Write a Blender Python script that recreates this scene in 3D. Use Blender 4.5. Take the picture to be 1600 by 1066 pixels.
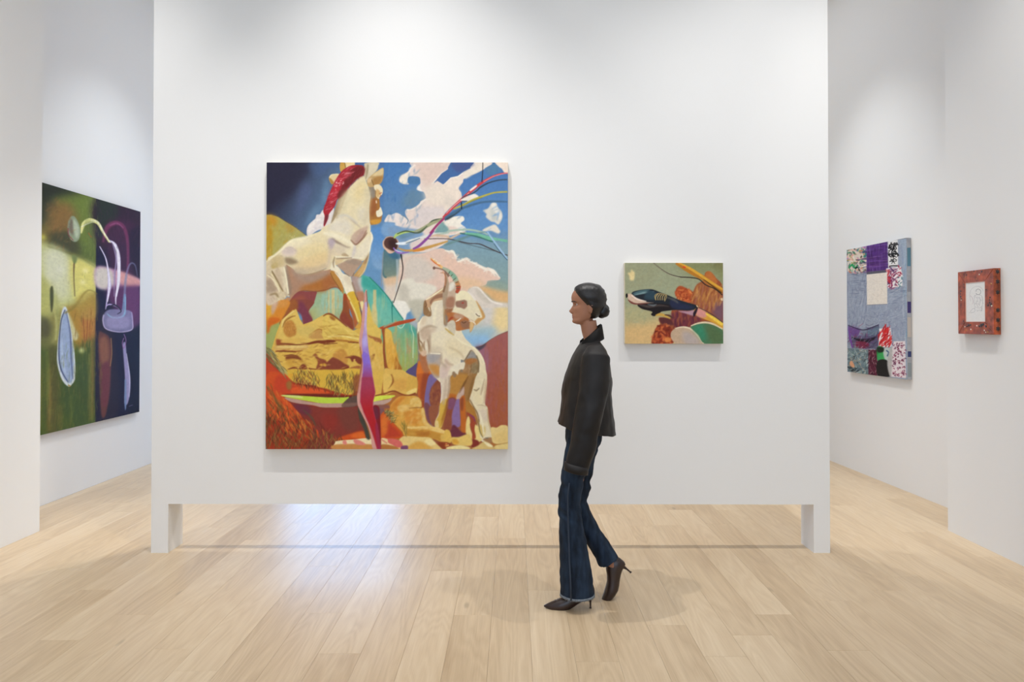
import bpy, bmesh, math, random
import numpy as np
from mathutils import Vector, Matrix, noise as mnoise
for o in list(bpy.data.objects): bpy.data.objects.remove(o, do_unlink=True)
SC = bpy.context.scene
COL = SC.collection
PI = math.pi
# ------------------------------------------------------------------ camera
EYE = 1.55; F = 1100.0; PPX, PPY = 802.0, 493.0; PITCH = math.atan((505.0-493.0)/F)
cd = bpy.data.cameras.new('camera'); cam = bpy.data.objects.new('camera', cd); COL.objects.link(cam)
cam.location = (0, 0, EYE); cam.rotation_euler = (PI/2+PITCH, 0, 0)
cd.sensor_width = 36; cd.lens = F/1600*36
cd.shift_x = (800-PPX)/1600; cd.shift_y = -(533-PPY)/1600
cd.clip_start = .05; SC.camera = cam
# ------------------------------------------------------------------ world, light, exposure
w = bpy.data.worlds.new('world'); SC.world = w; w.use_nodes = True
w.node_tree.nodes['Background'].inputs[0].default_value = (.62, .78, 1, 1)
w.node_tree.nodes['Background'].inputs[1].default_value = 1.5
vs = SC.view_settings
vs.view_transform = 'Standard'; vs.look = 'None'; vs.gamma = 1; vs.exposure = 0.2
try: vs.use_curve_mapping = False
except Exception: pass
def area(name, loc, sx, sy, power, color=(1,1,1), target=None):
    l = bpy.data.lights.new(name, 'AREA'); l.shape = 'RECTANGLE'; l.size = sx; l.size_y = sy
    l.energy = power; l.color = color
    o = bpy.data.objects.new(name, l); COL.objects.link(o); o.location = loc
    if target is not None:
        o.rotation_euler = (Vector(target)-Vector(loc)).to_track_quat('-Z', 'Y').to_euler()
    return o
def spot(name, loc, target, power, angle=60, blend=.9, radius=.04, color=(1,.97,.93)):
    l = bpy.data.lights.new(name, 'SPOT'); l.energy = power; l.spot_size = math.radians(angle)
    l.spot_blend = blend; l.shadow_soft_size = radius; l.color = color
    o = bpy.data.objects.new(name, l); COL.objects.link(o); o.location = loc
    o.rotation_euler = (Vector(target)-Vector(loc)).to_track_quat('-Z', 'Y').to_euler()
    return o
area('ceiling_softbox_front', (0, 0.2, 5.4), 6, 5.0, 78, (.97, .985, 1))
area('ceiling_softbox_back', (0, 8.2, 5.4), 6, 3.5, 60, (.97, .985, 1))
area('added_front_fill', (0, -4.6, 2.4), 6.0, 3.6, 30, (.93, .965, 1), (0, 5, 1.9))  # added unseen fill lamp, lights the partition softly from behind the camera
for x, tx, p, ang in ((-.75, -.80, 265, 72), (1.95, 1.4, 180, 72), (-2.7, -2.6, 160, 66), (.6, .6, 60, 66)):
    spot('track_spot_front', (x, 3.28, 5.3), (tx, 4.62, .7), p, ang, 1.0, .025, (1, .985, .965))
spot('track_spot_left', (-1.9, 6.9, 5.3), (-4, 6.9, 1.6), 170, 62, 1, color=(.86,.93,1))
spot('track_spot_right', (1.6, 6.9, 5.3), (3.6, 6.9, 1.5), 160, 62, 1, color=(.94,.975,1))
spot('track_spot_frame', (1.9, 3.4, 5.3), (3.25, 4.7, 1.5), 110, 62, 1)
spot('track_spot_left', (-2.0, 3.3, 5.3), (-3.53, 4.7, 2.2), 45, 62, 1)
spot('track_spot_rear', (-.3, 7.7, 5.3), (-3.5, 4.3, 0), 300, 36, .7, .06)
for x in (-1.8, -.6, .6, 1.8):
    spot('track_spot_rear', (x, 5.58, 5.3), (x, 6.0, 0), 165, 80, 1, .03)
# ------------------------------------------------------------------ helpers
def lin(c):
    if isinstance(c, str): c = tuple(int(c[i:i+2], 16) for i in (0, 2, 4))
    return tuple(((v/255)/12.92 if v/255 <= .04045 else ((v/255+.055)/1.055)**2.4) for v in c)
def mat(name, rgb, rough=.6, spec=.5, metal=0, noise_scale=0, noise_amt=0, bump=0, bump_scale=200):
    m = bpy.data.materials.new(name); m.use_nodes = True; nt = m.node_tree; b = nt.nodes['Principled BSDF']
    c = lin(rgb)
    b.inputs['Base Color'].default_value = (*c, 1); b.inputs['Roughness'].default_value = rough
    b.inputs['Specular IOR Level'].default_value = spec; b.inputs['Metallic'].default_value = metal
    tc = nt.nodes.new('ShaderNodeTexCoord')
    if noise_amt:
        n = nt.nodes.new('ShaderNodeTexNoise'); n.inputs['Scale'].default_value = noise_scale; n.inputs['Detail'].default_value = 5
        nt.links.new(tc.outputs['Object'], n.inputs['Vector'])
        r = nt.nodes.new('ShaderNodeMapRange'); r.inputs[1].default_value = .3; r.inputs[2].default_value = .7
        r.inputs[3].default_value = 1-noise_amt; r.inputs[4].default_value = 1+noise_amt
        nt.links.new(n.outputs['Fac'], r.inputs[0])
        v = nt.nodes.new('ShaderNodeVectorMath'); v.operation = 'SCALE'; v.inputs[0].default_value = c
        nt.links.new(r.outputs[0], v.inputs['Scale']); nt.links.new(v.outputs[0], b.inputs['Base Color'])
    if bump:
        n2 = nt.nodes.new('ShaderNodeTexNoise'); n2.inputs['Scale'].default_value = bump_scale; n2.inputs['Detail'].default_value = 3
        nt.links.new(tc.outputs['Object'], n2.inputs['Vector'])
        bp = nt.nodes.new('ShaderNodeBump'); bp.inputs['Strength'].default_value = bump; bp.inputs['Distance'].default_value = .002
        nt.links.new(n2.outputs['Fac'], bp.inputs['Height']); nt.links.new(bp.outputs[0], b.inputs['Normal'])
    return m
def obj(name, bm, m, parent=None, smooth=False, kind=None):
    me = bpy.data.meshes.new(name); bm.to_mesh(me); bm.free()
    if m: me.materials.append(m)
    if smooth: me.polygons.foreach_set('use_smooth', [True]*len(me.polygons))
    o = bpy.data.objects.new(name, me); COL.objects.link(o)
    if parent: o.parent = parent
    if kind: o['kind'] = kind
    return o
def empty(name, loc, label, cat, group=None):
    o = bpy.data.objects.new(name, None); COL.objects.link(o); o.location = loc
    o['label'] = label; o['category'] = cat
    if group: o['group'] = group
    return o
def add_box(bm, x0, x1, y0, y1, z0, z1):
    v = [bm.verts.new((x, y, z)) for z in (z0, z1) for y in (y0, y1) for x in (x0, x1)]
    for f in ((0,2,3,1),(4,5,7,6),(0,1,5,4),(2,6,7,3),(0,4,6,2),(1,3,7,5)): bm.faces.new([v[i] for i in f])
def box(name, x0, x1, y0, y1, z0, z1, m, parent=None, kind='structure'):
    bm = bmesh.new(); add_box(bm, x0, x1, y0, y1, z0, z1); return obj(name, bm, m, parent, kind=kind)
def prism(name, poly, z0, z1, m, kind='structure', parent=None):
    bm = bmesh.new(); a = [bm.verts.new((x, y, z0)) for x, y in poly]; b = [bm.verts.new((x, y, z1)) for x, y in poly]
    bm.faces.new(a[::-1]); bm.faces.new(b)
    for i in range(len(poly)):
        j = (i+1) % len(poly); bm.faces.new((a[i], a[j], b[j], b[i]))
    bmesh.ops.recalc_face_normals(bm, faces=bm.faces); return obj(name, bm, m, parent, kind=kind)
def ray(px, py):
    d = Vector(((px-PPX)/F, 1, -(py-PPY)/F)); d.rotate(Matrix.Rotation(PITCH, 3, 'X')); return d
def on_plane(px, py, p, n):
    d = ray(px, py); o = Vector((0, 0, EYE)); n = Vector(n); return o + d*((Vector(p)-o).dot(n)/d.dot(n))
# ------------------------------------------------------------------ the room
WALL = mat('white_wall_paint', (234, 233, 231), .75, .25, bump=.12, bump_scale=90)
CEIL = mat('white_ceiling_paint', (232, 232, 230), .85, .2, bump=.05)
H = 5.5
# free-standing centre partition standing on two end legs
YF, YB, XL, XR, GAP, LEG = 4.762, 4.972, -2.442, 2.136, .330, .115
bm = bmesh.new()
pts = [(XL, 0), (XL+LEG, 0), (XL+LEG, GAP), (XR-LEG+.005, GAP-.004), (XR-LEG+.005, 0), (XR, 0), (XR, H), (XL, H)]
a = [bm.verts.new((x, YF, z)) for x, z in pts]; b = [bm.verts.new((x, YB, z)) for x, z in pts]
bm.faces.new(a); bm.faces.new(b[::-1])
for i in range(len(pts)):
    j = (i+1) % len(pts); bm.faces.new((a[j], a[i], b[i], b[j]))
bmesh.ops.recalc_face_normals(bm, faces=bm.faces)
wc = obj('wall_center', bm, WALL, kind='structure')
prism('wall_left', [(-3.53, -4.2), (-3.53, 5.262), (-4.0, 5.262), (-4.0, 10.6), (-4.3, 10.6), (-4.3, -4.2)], 0, H, WALL)
prism('wall_right', [(3.25, -4.2), (3.25, 5.28), (3.665, 5.28), (3.48, 10.6), (4.2, 10.6), (4.2, -4.2)], 0, H, WALL)
# back wall with a daylight window (hidden behind the partition, it gives the cool sheen on the floor)
WX0, WX1, WZ0, WZ1 = -3.5, -1.7, .25, 3.1
bm = bmesh.new()
add_box(bm, -4.3, WX0, 10.6, 10.8, 0, H); add_box(bm, WX1, 4.2, 10.6, 10.8, 0, H)
add_box(bm, WX0, WX1, 10.6, 10.8, 0, WZ0); add_box(bm, WX0, WX1, 10.6, 10.8, WZ1, H)
obj('wall_back', bm, WALL, kind='structure')
WHT = mat('white_metal', (225, 225, 225), .4)
win = bpy.data.objects.new('window_1', None); COL.objects.link(win); win.location = (WX0, 10.6, WZ0); win['kind'] = 'structure'
bm = bmesh.new()
for x0, x1, z0, z1 in ((0,.06,0,WZ1-WZ0), (WX1-WX0-.06,WX1-WX0,0,WZ1-WZ0), (.06,WX1-WX0-.06,0,.06), (.06,WX1-WX0-.06,WZ1-WZ0-.06,WZ1-WZ0), (.87,.93,.06,WZ1-WZ0-.06)):
    add_box(bm, x0, x1, .05, .12, z0, z1)
obj('window_frame', bm, WHT, win)
gl = mat('window_glass', (240, 248, 255), .0); gb = gl.node_tree.nodes['Principled BSDF']; gb.inputs['Transmission Weight'].default_value = 1; gb.inputs['IOR'].default_value = 1.01
for k in range(2):
    bm = bmesh.new(); add_box(bm, .06+k*.87, .87+k*.87, .08, .086, .06, WZ1-WZ0-.06); obj('glass_pane', bm, gl, win)
area('window_daylight', ((WX0+WX1)/2, 11.3, 1.9), 2.4, 3.2, 95, (.25, .52, 1), ((WX0+WX1)/2, 5, 1.0))
# unseen wall behind the camera, its wide opening added for the fill light
bm = bmesh.new(); add_box(bm, -4.3, -3.1, -4.2, -4, 0, H); add_box(bm, 3.1, 4.2, -4.2, -4, 0, H); add_box(bm, -3.1, 3.1, -4.2, -4, 0, .4); add_box(bm, -3.1, 3.1, -4.2, -4, 4.3, H)
obj('wall_front', bm, WALL, kind='structure')
box('ceiling', -4.3, 4.2, -4.2, 10.8, H, H+.1, CEIL)
# ------------------------------------------------------------------ floor of oak planks
def wood():
    m = bpy.data.materials.new('light_oak_plank'); m.use_nodes = True; nt = m.node_tree; N = nt.nodes; L = nt.links
    b = N['Principled BSDF']
    geo = N.new('ShaderNodeNewGeometry'); oi = N.new('ShaderNodeObjectInfo')
    off = N.new('ShaderNodeVectorMath'); off.operation = 'SCALE'; off.inputs[0].default_value = (37, 91, 13)
    L.new(oi.outputs['Random'], off.inputs['Scale'])
    pos = N.new('ShaderNodeVectorMath'); pos.operation = 'ADD'; L.new(geo.outputs['Position'], pos.inputs[0]); L.new(off.outputs[0], pos.inputs[1])
    def noise(sx, sy, detail=4, dist=0):
        mp = N.new('ShaderNodeMapping'); mp.inputs['Scale'].default_value = (sx, sy, 1); L.new(pos.outputs[0], mp.inputs[0])
        n = N.new('ShaderNodeTexNoise'); n.inputs['Scale'].default_value = 1; n.inputs['Detail'].default_value = detail
        n.inputs['Distortion'].default_value = dist; L.new(mp.outputs[0], n.inputs['Vector']); return n.outputs['Fac']
    def math_(op, a, b_=0.0, c=None):
        n = N.new('ShaderNodeMath'); n.operation = op
        for i, v in enumerate((a, b_, c)):
            if v is None: continue
            if isinstance(v, (int, float)): n.inputs[i].default_value = v
            else: L.new(v, n.inputs[i])
        return n.outputs[0]
    fine = noise(210, 6, 3); streak = noise(28, .9, 4, .4); broad = noise(4, .5, 2)
    # cathedral figure: contour lines of a stretched noise field
    field = noise(5.0, .55, 2, .3)
    ring = math_('FRACT', math_('MULTIPLY', field, 16.0))
    ring = math_('ABSOLUTE', math_('SUBTRACT', ring, .5))
    s = math_('MULTIPLY', math_('SUBTRACT', fine, .5), .40)
    s = math_('ADD', s, math_('MULTIPLY', math_('SUBTRACT', streak, .5), .55))
    s = math_('ADD', s, math_('MULTIPLY', math_('SUBTRACT', broad, .5), .5))
    s = math_('ADD', s, math_('MULTIPLY', math_('SUBTRACT', ring, .25), .34))
    s = math_('ADD', s, math_('MULTIPLY', math_('SUBTRACT', oi.outputs['Random'], .5), .26))
    s = math_('ADD', s, .5)
    cr = N.new('ShaderNodeValToRGB'); e = cr.color_ramp.elements
    e[0].position = 0; e[0].color = (*lin((176, 149, 116)), 1); e[1].position = 1; e[1].color = (*lin((224, 204, 174)), 1)
    k = cr.color_ramp.elements.new(.5); k.color = (*lin((205, 181, 148)), 1)
    L.new(s, cr.inputs[0])
    # knots
    mp = N.new('ShaderNodeMapping'); mp.inputs['Scale'].default_value = (2.6, .9, 1); L.new(pos.outputs[0], mp.inputs[0])
    vo = N.new('ShaderNodeTexVoronoi'); vo.inputs['Scale'].default_value = 1; L.new(mp.outputs[0], vo.inputs['Vector'])
    kr = N.new('ShaderNodeMapRange'); kr.inputs[1].default_value = .02; kr.inputs[2].default_value = .05; kr.inputs[3].default_value = .72; kr.inputs[4].default_value = 1
    L.new(vo.outputs['Distance'], kr.inputs[0])
    kc = N.new('ShaderNodeVectorMath'); kc.operation = 'SCALE'; L.new(cr.outputs[0], kc.inputs[0]); L.new(kr.outputs[0], kc.inputs['Scale'])
    L.new(kc.outputs[0], b.inputs['Base Color'])
    b.inputs['Roughness'].default_value = .36; b.inputs['Specular IOR Level'].default_value = .5
    rr = math_('ADD', math_('MULTIPLY', streak, .12), .30); L.new(rr, b.inputs['Roughness'])
    bp = N.new('ShaderNodeBump'); bp.inputs['Strength'].default_value = .06; bp.inputs['Distance'].default_value = .001
    L.new(fine, bp.inputs['Height']); L.new(bp.outputs[0], b.inputs['Normal'])
    return m
OAK = wood()
SUB = mat('subfloor', (120, 96, 70), .9)
floor = box('floor', -4.3, 4.2, -4.2, 10.8, -.08, -.014, SUB)
bm = bmesh.new(); add_box(bm, .0003, .1997, .00015, .99985, -.014, 0)
ed = [e for e in bm.edges if all(v.co.z > -.001 for v in e.verts)]
bmesh.ops.bevel(bm, geom=ed, offset=.0006, segments=1, affect='EDGES')
pm = bpy.data.meshes.new('plank'); bm.to_mesh(pm); bm.free(); pm.materials.append(OAK)
rnd = random.Random(5)
JO = {-.915: 3.32, .885: 3.29, .285: 3.24, 1.285: 3.76, 1.485: 3.35, -1.115: 3.78, 2.285: 4.32, -1.915: 2.95, .085: 4.1, .485: 4.75}
def plank(x, y0, y1, w):
    o = bpy.data.objects.new('plank', pm); COL.objects.link(o); o.parent = floor
    o.location = (x, y0, 0); o.scale = (w/.2, y1-y0, 1)
for i in range(-22, 19):
    x = .285+.2*i; x1 = x+.2
    key = min(JO, key=lambda k: abs(k-x)); y = (JO[key] if abs(key-x) < .02 else 2.2+rnd.random()*2.2)
    while y > .7: y -= 2.1
    x0c = max(x, -4.0)
    first = True
    while y < 10.58:
        L_ = 2.1 if abs(key-x) < .02 else rnd.choice((2.1, 2.1, 1.9, 1.5))
        ya, yb = max(y, .2), min(y+L_, 10.59)
        if x1 <= -3.53 and yb < 5.262: pass
        else:
            xa, xb = x, x1
            if xa < -4.0: xa = -3.998
            if xb > 3.2 and yb < 5.3: xb = min(xb, 3.6)
            if yb-ya > .15 and xb-xa > .02: plank(xa, ya, yb, xb-xa)
        y += L_
# ------------------------------------------------------------------ a small brush engine: it lays painted shapes onto a canvas grid
TILES = {}
for r, oy in zip('ABCD', (248, 360, 470, 585)):
    for c, ox in zip('1234', (410, 505, 600, 695)): TILES[r+c] = (ox, oy, 8.88)
TILES['L'] = (50, 270, 2.479); TILES['S'] = (960, 390, 5.611); TILES['P'] = (1310, 360, 4.264); TILES['F'] = (1470, 390, 6.663)
TILES['G'] = (0, 0, 1.0)
def T(tile, *v):
    ox, oy, s = TILES[tile]
    return [(ox+v[i]/s, oy+v[i+1]/s) for i in range(0, len(v), 2)]
def hx(c): return np.array([int(c[i:i+2], 16)/255 for i in (0, 2, 4)])
def catmull(p, closed, n=5):
    p = np.array(p, float); m = len(p); out = []
    for i in range(m if closed else m-1):
        if closed: a, b, c, d = p[(i-1) % m], p[i], p[(i+1) % m], p[(i+2) % m]
        else: a, b, c, d = p[max(i-1, 0)], p[i], p[i+1], p[min(i+2, m-1)]
        for k in range(n):
            t = k/n; out.append(.5*((2*b)+(c-a)*t+(2*a-5*b+4*c-d)*t*t+(3*b-a-3*c+d)*t**3))
    if not closed: out.append(p[-1])
    return np.array(out)
def gblur(m, s):
    if s < .3: return m
    r = int(3*s)+1; k = np.exp(-np.arange(-r, r+1)**2/(2*s*s)); k /= k.sum()
    m = np.pad(m, r, mode='constant')
    m = sum(k[i]*m[i:i+m.shape[0]-2*r, :] for i in range(2*r+1))
    return sum(k[i]*m[:, i:i+m.shape[1]-2*r] for i in range(2*r+1))
def vnoise(h, w, cell, rs, ax=1.0):
    gh, gw = int(h/cell)+3, int(w/(cell*ax))+3; g = rs.rand(gh, gw)
    y = np.arange(h)/cell; x = np.arange(w)/(cell*ax)
    yi, xi = y.astype(int), x.astype(int); fy, fx = y-yi, x-xi; fy = fy*fy*(3-2*fy); fx = fx*fx*(3-2*fx)
    a = g[yi][:, xi]; b = g[yi][:, xi+1]; c = g[yi+1][:, xi]; d = g[yi+1][:, xi+1]
    fx = fx[None, :]; fy = fy[:, None]
    return (a*(1-fx)+b*fx)*(1-fy)+(c*(1-fx)+d*fx)*fy
class Paint:
    def __init__(s, w, h, mp, base, seed=1):
        s.w, s.h, s.mp = w, h, mp; s.im = np.ones((h, w, 3))*hx(base); s.rs = np.random.RandomState(seed); s.rnd = random.Random(seed)
        p = mp([(0, 0), (1, 0)])
    def mask(s, q, soft):
        pad = int(3*soft)+2
        x0 = max(int(q[:, 0].min())-pad, -pad); x1 = min(int(q[:, 0].max())+pad+1, s.w+pad)
        y0 = max(int(q[:, 1].min())-pad, -pad); y1 = min(int(q[:, 1].max())+pad+1, s.h+pad)
        if x1 <= x0 or y1 <= y0: return None
        W = x1-x0; m = np.zeros((y1-y0, W)); X = np.arange(x0, x1)
        ax, ay = q[:, 0], q[:, 1]; bx, by = np.roll(ax, -1), np.roll(ay, -1)
        SS = 3
        for r in range(y1-y0):
            for k in range(SS):
                y = y0+r+(k+.5)/SS
                c = ((ay <= y) & (by > y)) | ((by <= y) & (ay > y))
                if not c.any(): continue
                xs = np.sort(ax[c]+(y-ay[c])/(by[c]-ay[c])*(bx[c]-ax[c]))
                for i in range(0, len(xs)-1, 2):
                    m[r] += (np.clip(xs[i+1]-X, 0, 1)-np.clip(xs[i]-X, 0, 1))/SS
        if soft: m = gblur(m, soft)
        cx0, cy0, cx1, cy1 = max(x0, 0), max(y0, 0), min(x1, s.w), min(y1, s.h)
        if cx1 <= cx0 or cy1 <= cy0: return None
        return m[cy0-y0:cy1-y0, cx0-x0:cx1-x0], cx0, cy0, cx1, cy1
    def lay(s, q, col, soft, op, grad):
        r = s.mask(q, soft)
        if r is None: return
        m, x0, y0, x1, y1 = r; m = (m*op)[:, :, None]; c = hx(col)
        if grad:
            c2, pa, pb = grad; a, b = s.mp([pa, pb]); d = b-a
            yy, xx = np.mgrid[y0:y1, x0:x1]; t = np.clip(((xx-a[0])*d[0]+(yy-a[1])*d[1])/(d@d), 0, 1)[:, :, None]
            c = c*(1-t)+hx(c2)*t
        s.im[y0:y1, x0:x1] = s.im[y0:y1, x0:x1]*(1-m)+c*m
    def fill(s, pts, col, soft=0, op=1, grad=None, sm=True):
        q = s.mp(pts)
        if sm and len(pts) > 2: q = catmull(q, True, 4)
        s.lay(q, col, soft, op, grad)
    def line(s, pts, wd, col, soft=0, op=1, grad=None, n=8, taper=None):
        q = s.mp(pts); q = catmull(q, False, n) if len(pts) > 2 else q
        k = len(q); t = np.linspace(0, 1, k)
        if isinstance(wd, (int, float)): wd = (wd, wd)
        ws = np.interp(t, np.linspace(0, 1, len(wd)), wd)*s.sc/2
        d = np.gradient(q, axis=0); L = np.hypot(d[:, 0], d[:, 1])+1e-9; nrm = np.stack([-d[:, 1]/L, d[:, 0]/L], 1)
        poly = np.concatenate([q+nrm*ws[:, None], (q-nrm*ws[:, None])[::-1]])
        s.lay(poly, col, soft, op, grad)
    def dabs(s, pts, n, ln, ang, spread, wd, cols, op=.6, soft=.4, bend=.15):
        """n short brush strokes with their middles inside the outline"""
        P = np.array(catmull(pts, True, 3)); x0, y0 = P.min(0); x1, y1 = P.max(0); ax, ay = P[:, 0], P[:, 1]; bx, by = np.roll(ax, -1), np.roll(ay, -1)
        k = 0; tries = 0
        while k < n and tries < n*12:
            tries += 1; x = s.rnd.uniform(x0, x1); y = s.rnd.uniform(y0, y1)
            c = ((ay <= y) != (by <= y))
            if (ax[c]+(y-ay[c])/(by[c]-ay[c])*(bx[c]-ax[c]) > x).sum() % 2 == 0: continue
            k += 1; a = math.radians(ang+s.rnd.uniform(-spread, spread)); l = ln*s.rnd.uniform(.5, 1.3)/2; b = s.rnd.uniform(-bend, bend)*l
            dx, dy = math.cos(a), -math.sin(a)
            s.line([(x-dx*l, y-dy*l), (x-dy*b, y+dx*b), (x+dx*l, y+dy*l)], (wd*.3, wd, wd*.25), s.rnd.choice(cols), soft, op*s.rnd.uniform(.5, 1), n=3)
    def finish(s, amt=.03, cell=6, weave=.012):
        n = vnoise(s.h, s.w, cell, s.rs)+.6*vnoise(s.h, s.w, cell/2.5, s.rs)+.4*s.rs.rand(s.h, s.w)
        n = (n-n.mean())*amt*2
        s.im = np.clip(s.im*(1+n[:, :, None])+(s.rs.rand(s.h, s.w)-.5)[:, :, None]*weave, 0, 1)
def horse_forms(P):
    f, l, d = P.fill, P.line, P.dabs
    # flank, shoulder and neck planes
    f(T('B1', 440,540, 560,500, 760,500, 888,460, 888,530, 700,590, 560,612, 480,600), 'c9b394', soft=3, op=.8)
    f(T('B1', 560,400, 888,300, 888,440, 640,520, 480,480), 'e3c690', soft=5, op=.7)
    f(T('B1', 280,240, 400,230, 480,290, 430,330, 330,330, 270,300), 'd3c0b6', soft=3, op=.7)
    f(T('B1', 310,390, 400,380, 500,440, 430,470, 350,470, 320,440), '8f7a60', soft=3, op=.8)
    f(T('B1', 120,400, 200,350, 280,370, 300,480, 200,520, 130,490), 'cbb583', soft=3, op=.8)
    l(T('B1', 80,410, 250,280, 400,150, 560,110, 700,60), (2,4,5,3), 'f6ebc6', soft=1.2, op=.9)
    l(T('B1', 330,490, 350,640, 378,800, 385,900), (3,6,7,4), '98826f', soft=2, op=.8)
    l(T('B1', 70,620, 160,700, 240,860), (1.5,3,1.5), 'f0e2bb', soft=.7)
    l(T('B1', 130,560, 210,700, 280,830), (1.4,3,1.2), '806a45', soft=.8)
    l(T('B1', 300,510, 325,640, 360,880), (1.5,3,2.5), 'f2e7c6', soft=.7)
    f(T('B1', 160,560, 240,540, 280,700, 290,820, 230,740), 'c8b193', soft=2, op=.8)
    f(T('B1', 60,700, 120,680, 180,830, 100,870, 60,860), 'ab957c', soft=2.5, op=.8)
    l(T('B1', 100,900, 180,880, 220,930), (2,3,2), '9d855f', soft=1.5)
    f(T('A2', 560,440, 640,420, 650,600, 600,900, 540,860, 600,640), 'd8c9a6', soft=4, op=.8)
    f(T('A2', 240,560, 340,440, 360,600, 280,760, 210,780), 'ded0aa', soft=4, op=.8)
    l(T('A2', 350,420, 300,520, 240,680, 180,830), (2,3,4,3), 'b9a47e', soft=2, op=.7)
    l(T('A2', 360,830, 440,890, 520,960), (1,2.4,1), 'c4b196', soft=1.5)
    l(T('A2', 200,800, 330,790, 480,900), (2,3,2), 'c9c4c4', soft=2, op=.7)
    # shoulder girdle
    l(T('B2', 0,40, 130,60, 260,110, 380,180, 440,240), (3,6,6,5,3), 'f4e9cb', soft=1.5, op=.85)
    l(T('B2', 60,130, 90,240, 90,380, 60,520), (2,5,5,3), 'cfbba6', soft=3, op=.7)
    l(T('B2', 120,110, 180,160, 300,225, 380,240), (2,4,3,1), '94806f', soft=1.6, op=.85)
    f(T('B2', 75,120, 150,120, 170,180, 120,260, 85,230), 'b7a5ac', soft=2.5, op=.8)
    f(T('B2', 180,190, 330,240, 300,310, 240,330, 160,290), 'd8c8ae', soft=3, op=.8)
    l(T('B2', 440,200, 430,290, 400,380), (2,4,2), 'd3c8c6', soft=2.5)
    l(T('B2', 380,130, 440,195, 480,180, 560,100, 610,30), (1,2,2,2,1), '8f6a56', soft=.9)
    f(T('B2', 440,150, 520,20, 580,10, 500,140, 460,180), 'bd9c8c', soft=2, op=.8)
    l(T('B2', 660,20, 680,110, 655,210, 640,300), (1.5,3,2,1.5), 'f6eed8', soft=.7)
    l(T('B2', 160,365, 140,450, 150,520), (1,2.4,1), 'a08a6c', soft=.9)
    l(T('B2', 175,395, 270,390, 400,382), (1,2.4,1.5), 'a78f74', soft=.9)
    f(T('B2', 590,390, 640,320, 610,440, 560,470), '9f7f5e', soft=1.2, op=.8)
    l(T('B2', 640,300, 620,420, 570,560, 500,650), (1.5,2,2,1), 'ead9ae', soft=.7, op=.7)
    l(T('B2', 400,720, 440,840, 470,930), (2,2.5,1.5), '9b7f68', soft=1)
    l(T('B2', 160,580, 240,680, 290,800), (1,2,1), 'fbf4dc', soft=.6)
    l(T('B2', 290,590, 340,620, 370,640), 1.2, '7b6c60', soft=.5)
    # belly
    f(T('B1', 400,500, 500,600, 700,620, 888,560, 888,640, 640,720, 440,640), 'a8907e', soft=4, op=.8)
def goat_forms(P):
    f, l, d = P.fill, P.line, P.dabs
    l(T('C3', 500,440, 560,380, 650,350, 740,380), (1.5,3,3,1), 'b09a80', soft=1.6, op=.8)
    f(T('C3', 500,430, 600,380, 640,440, 600,520, 540,540), 'c5ab92', soft=2.5, op=.7)
    l(T('C3', 640,470, 630,560, 640,680, 650,720), (1.5,4,4,2), 'a58a70', soft=2, op=.8)
    f(T('C3', 660,640, 780,640, 800,720, 660,725), 'd6c6aa', soft=3, op=.8)
    l(T('C3', 800,720, 790,790, 800,860, 870,930), (1.5,4,4,3), 'bda78e', soft=2, op=.8)
    f(T('C3', 620,760, 780,750, 760,800, 700,850, 640,850), 'a39f9d', soft=2.5, op=.8)
    l(T('C3', 640,730, 760,735, 785,735), (1.5,2.5,1), 'f2e8cf', soft=.7)
    l(T('C3', 730,60, 700,200, 700,340), (2,4,3), 'f3e8c8', soft=2); l(T('C3', 830,60, 835,200, 860,330), (1,2.4,2), 'b2966e', soft=1.4)
    l(T('C3', 520,250, 490,320, 475,420), 1.5, 'f8efd2', soft=.6); f(T('C3', 540,210, 600,240, 560,330, 510,320), 'd9c4a4', soft=2, op=.7)
    l(T('C3', 470,450, 480,560, 500,680), (1,2.2,1), '7d5f42', soft=.8); l(T('C3', 560,560, 550,640, 570,690), (1,3,1), 'a2805f', soft=1)
    f(T('C4', 0,560, 160,520, 360,620, 320,720, 200,780, 40,760), 'e6d5ac', soft=5, op=.6)
    l(T('C4', 40,640, 160,690, 240,760, 270,840), (1,3,3,1.5), 'c8b28a', soft=2, op=.8)
    l(T('C4', 150,510, 240,580, 380,640, 480,730, 550,880), (1.5,2.5,3,3,2), 'f4e9c6', soft=1, op=.9)
    l(T('C4', 0,820, 60,880, 120,890), (2,4,2), 'c9b196', soft=1.6)
    l(T('C4', 270,840, 320,760, 362,690), (1.2,1.8,1), '7d6a54', soft=.8); l(T('C4', 440,760, 470,860, 465,1000), (1,2,1.5), '6f5a3c', soft=.9)
    l(T('D3', 860,60, 850,240, 820,420), (2,5,3), 'c3ac94', soft=2, op=.8); l(T('D3', 888,330, 860,480, 800,640), (2,4,2), 'a46f2c', soft=1.4, op=.8)
    l(T('D4', 60,20, 60,180, 40,330), (2,4,2), 'bba48c', soft=1.5)
    l(T('D4', 570,80, 560,260, 545,400), (2,4,2), 'cdb08c', soft=1.6, op=.8); l(T('D4', 345,350, 400,450, 450,540, 480,660), (1.4,1.6,1.6,1), '7a5a34', soft=.8)
    l(T('D4', 480,520, 520,680, 540,840), (1,3,2), 'f4ebca', soft=1.2); l(T('D4', 590,480, 610,680, 655,820), (1.2,2,1.2), 'c7ad7f', soft=1)
    l(T('D4', 400,40, 360,200, 320,360), (2,4,2), '7f5f35', soft=1.4, op=.7); l(T('D4', 330,20, 270,130, 200,260), (1,3,1), '6f4a26', soft=1.2, op=.8)
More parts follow.
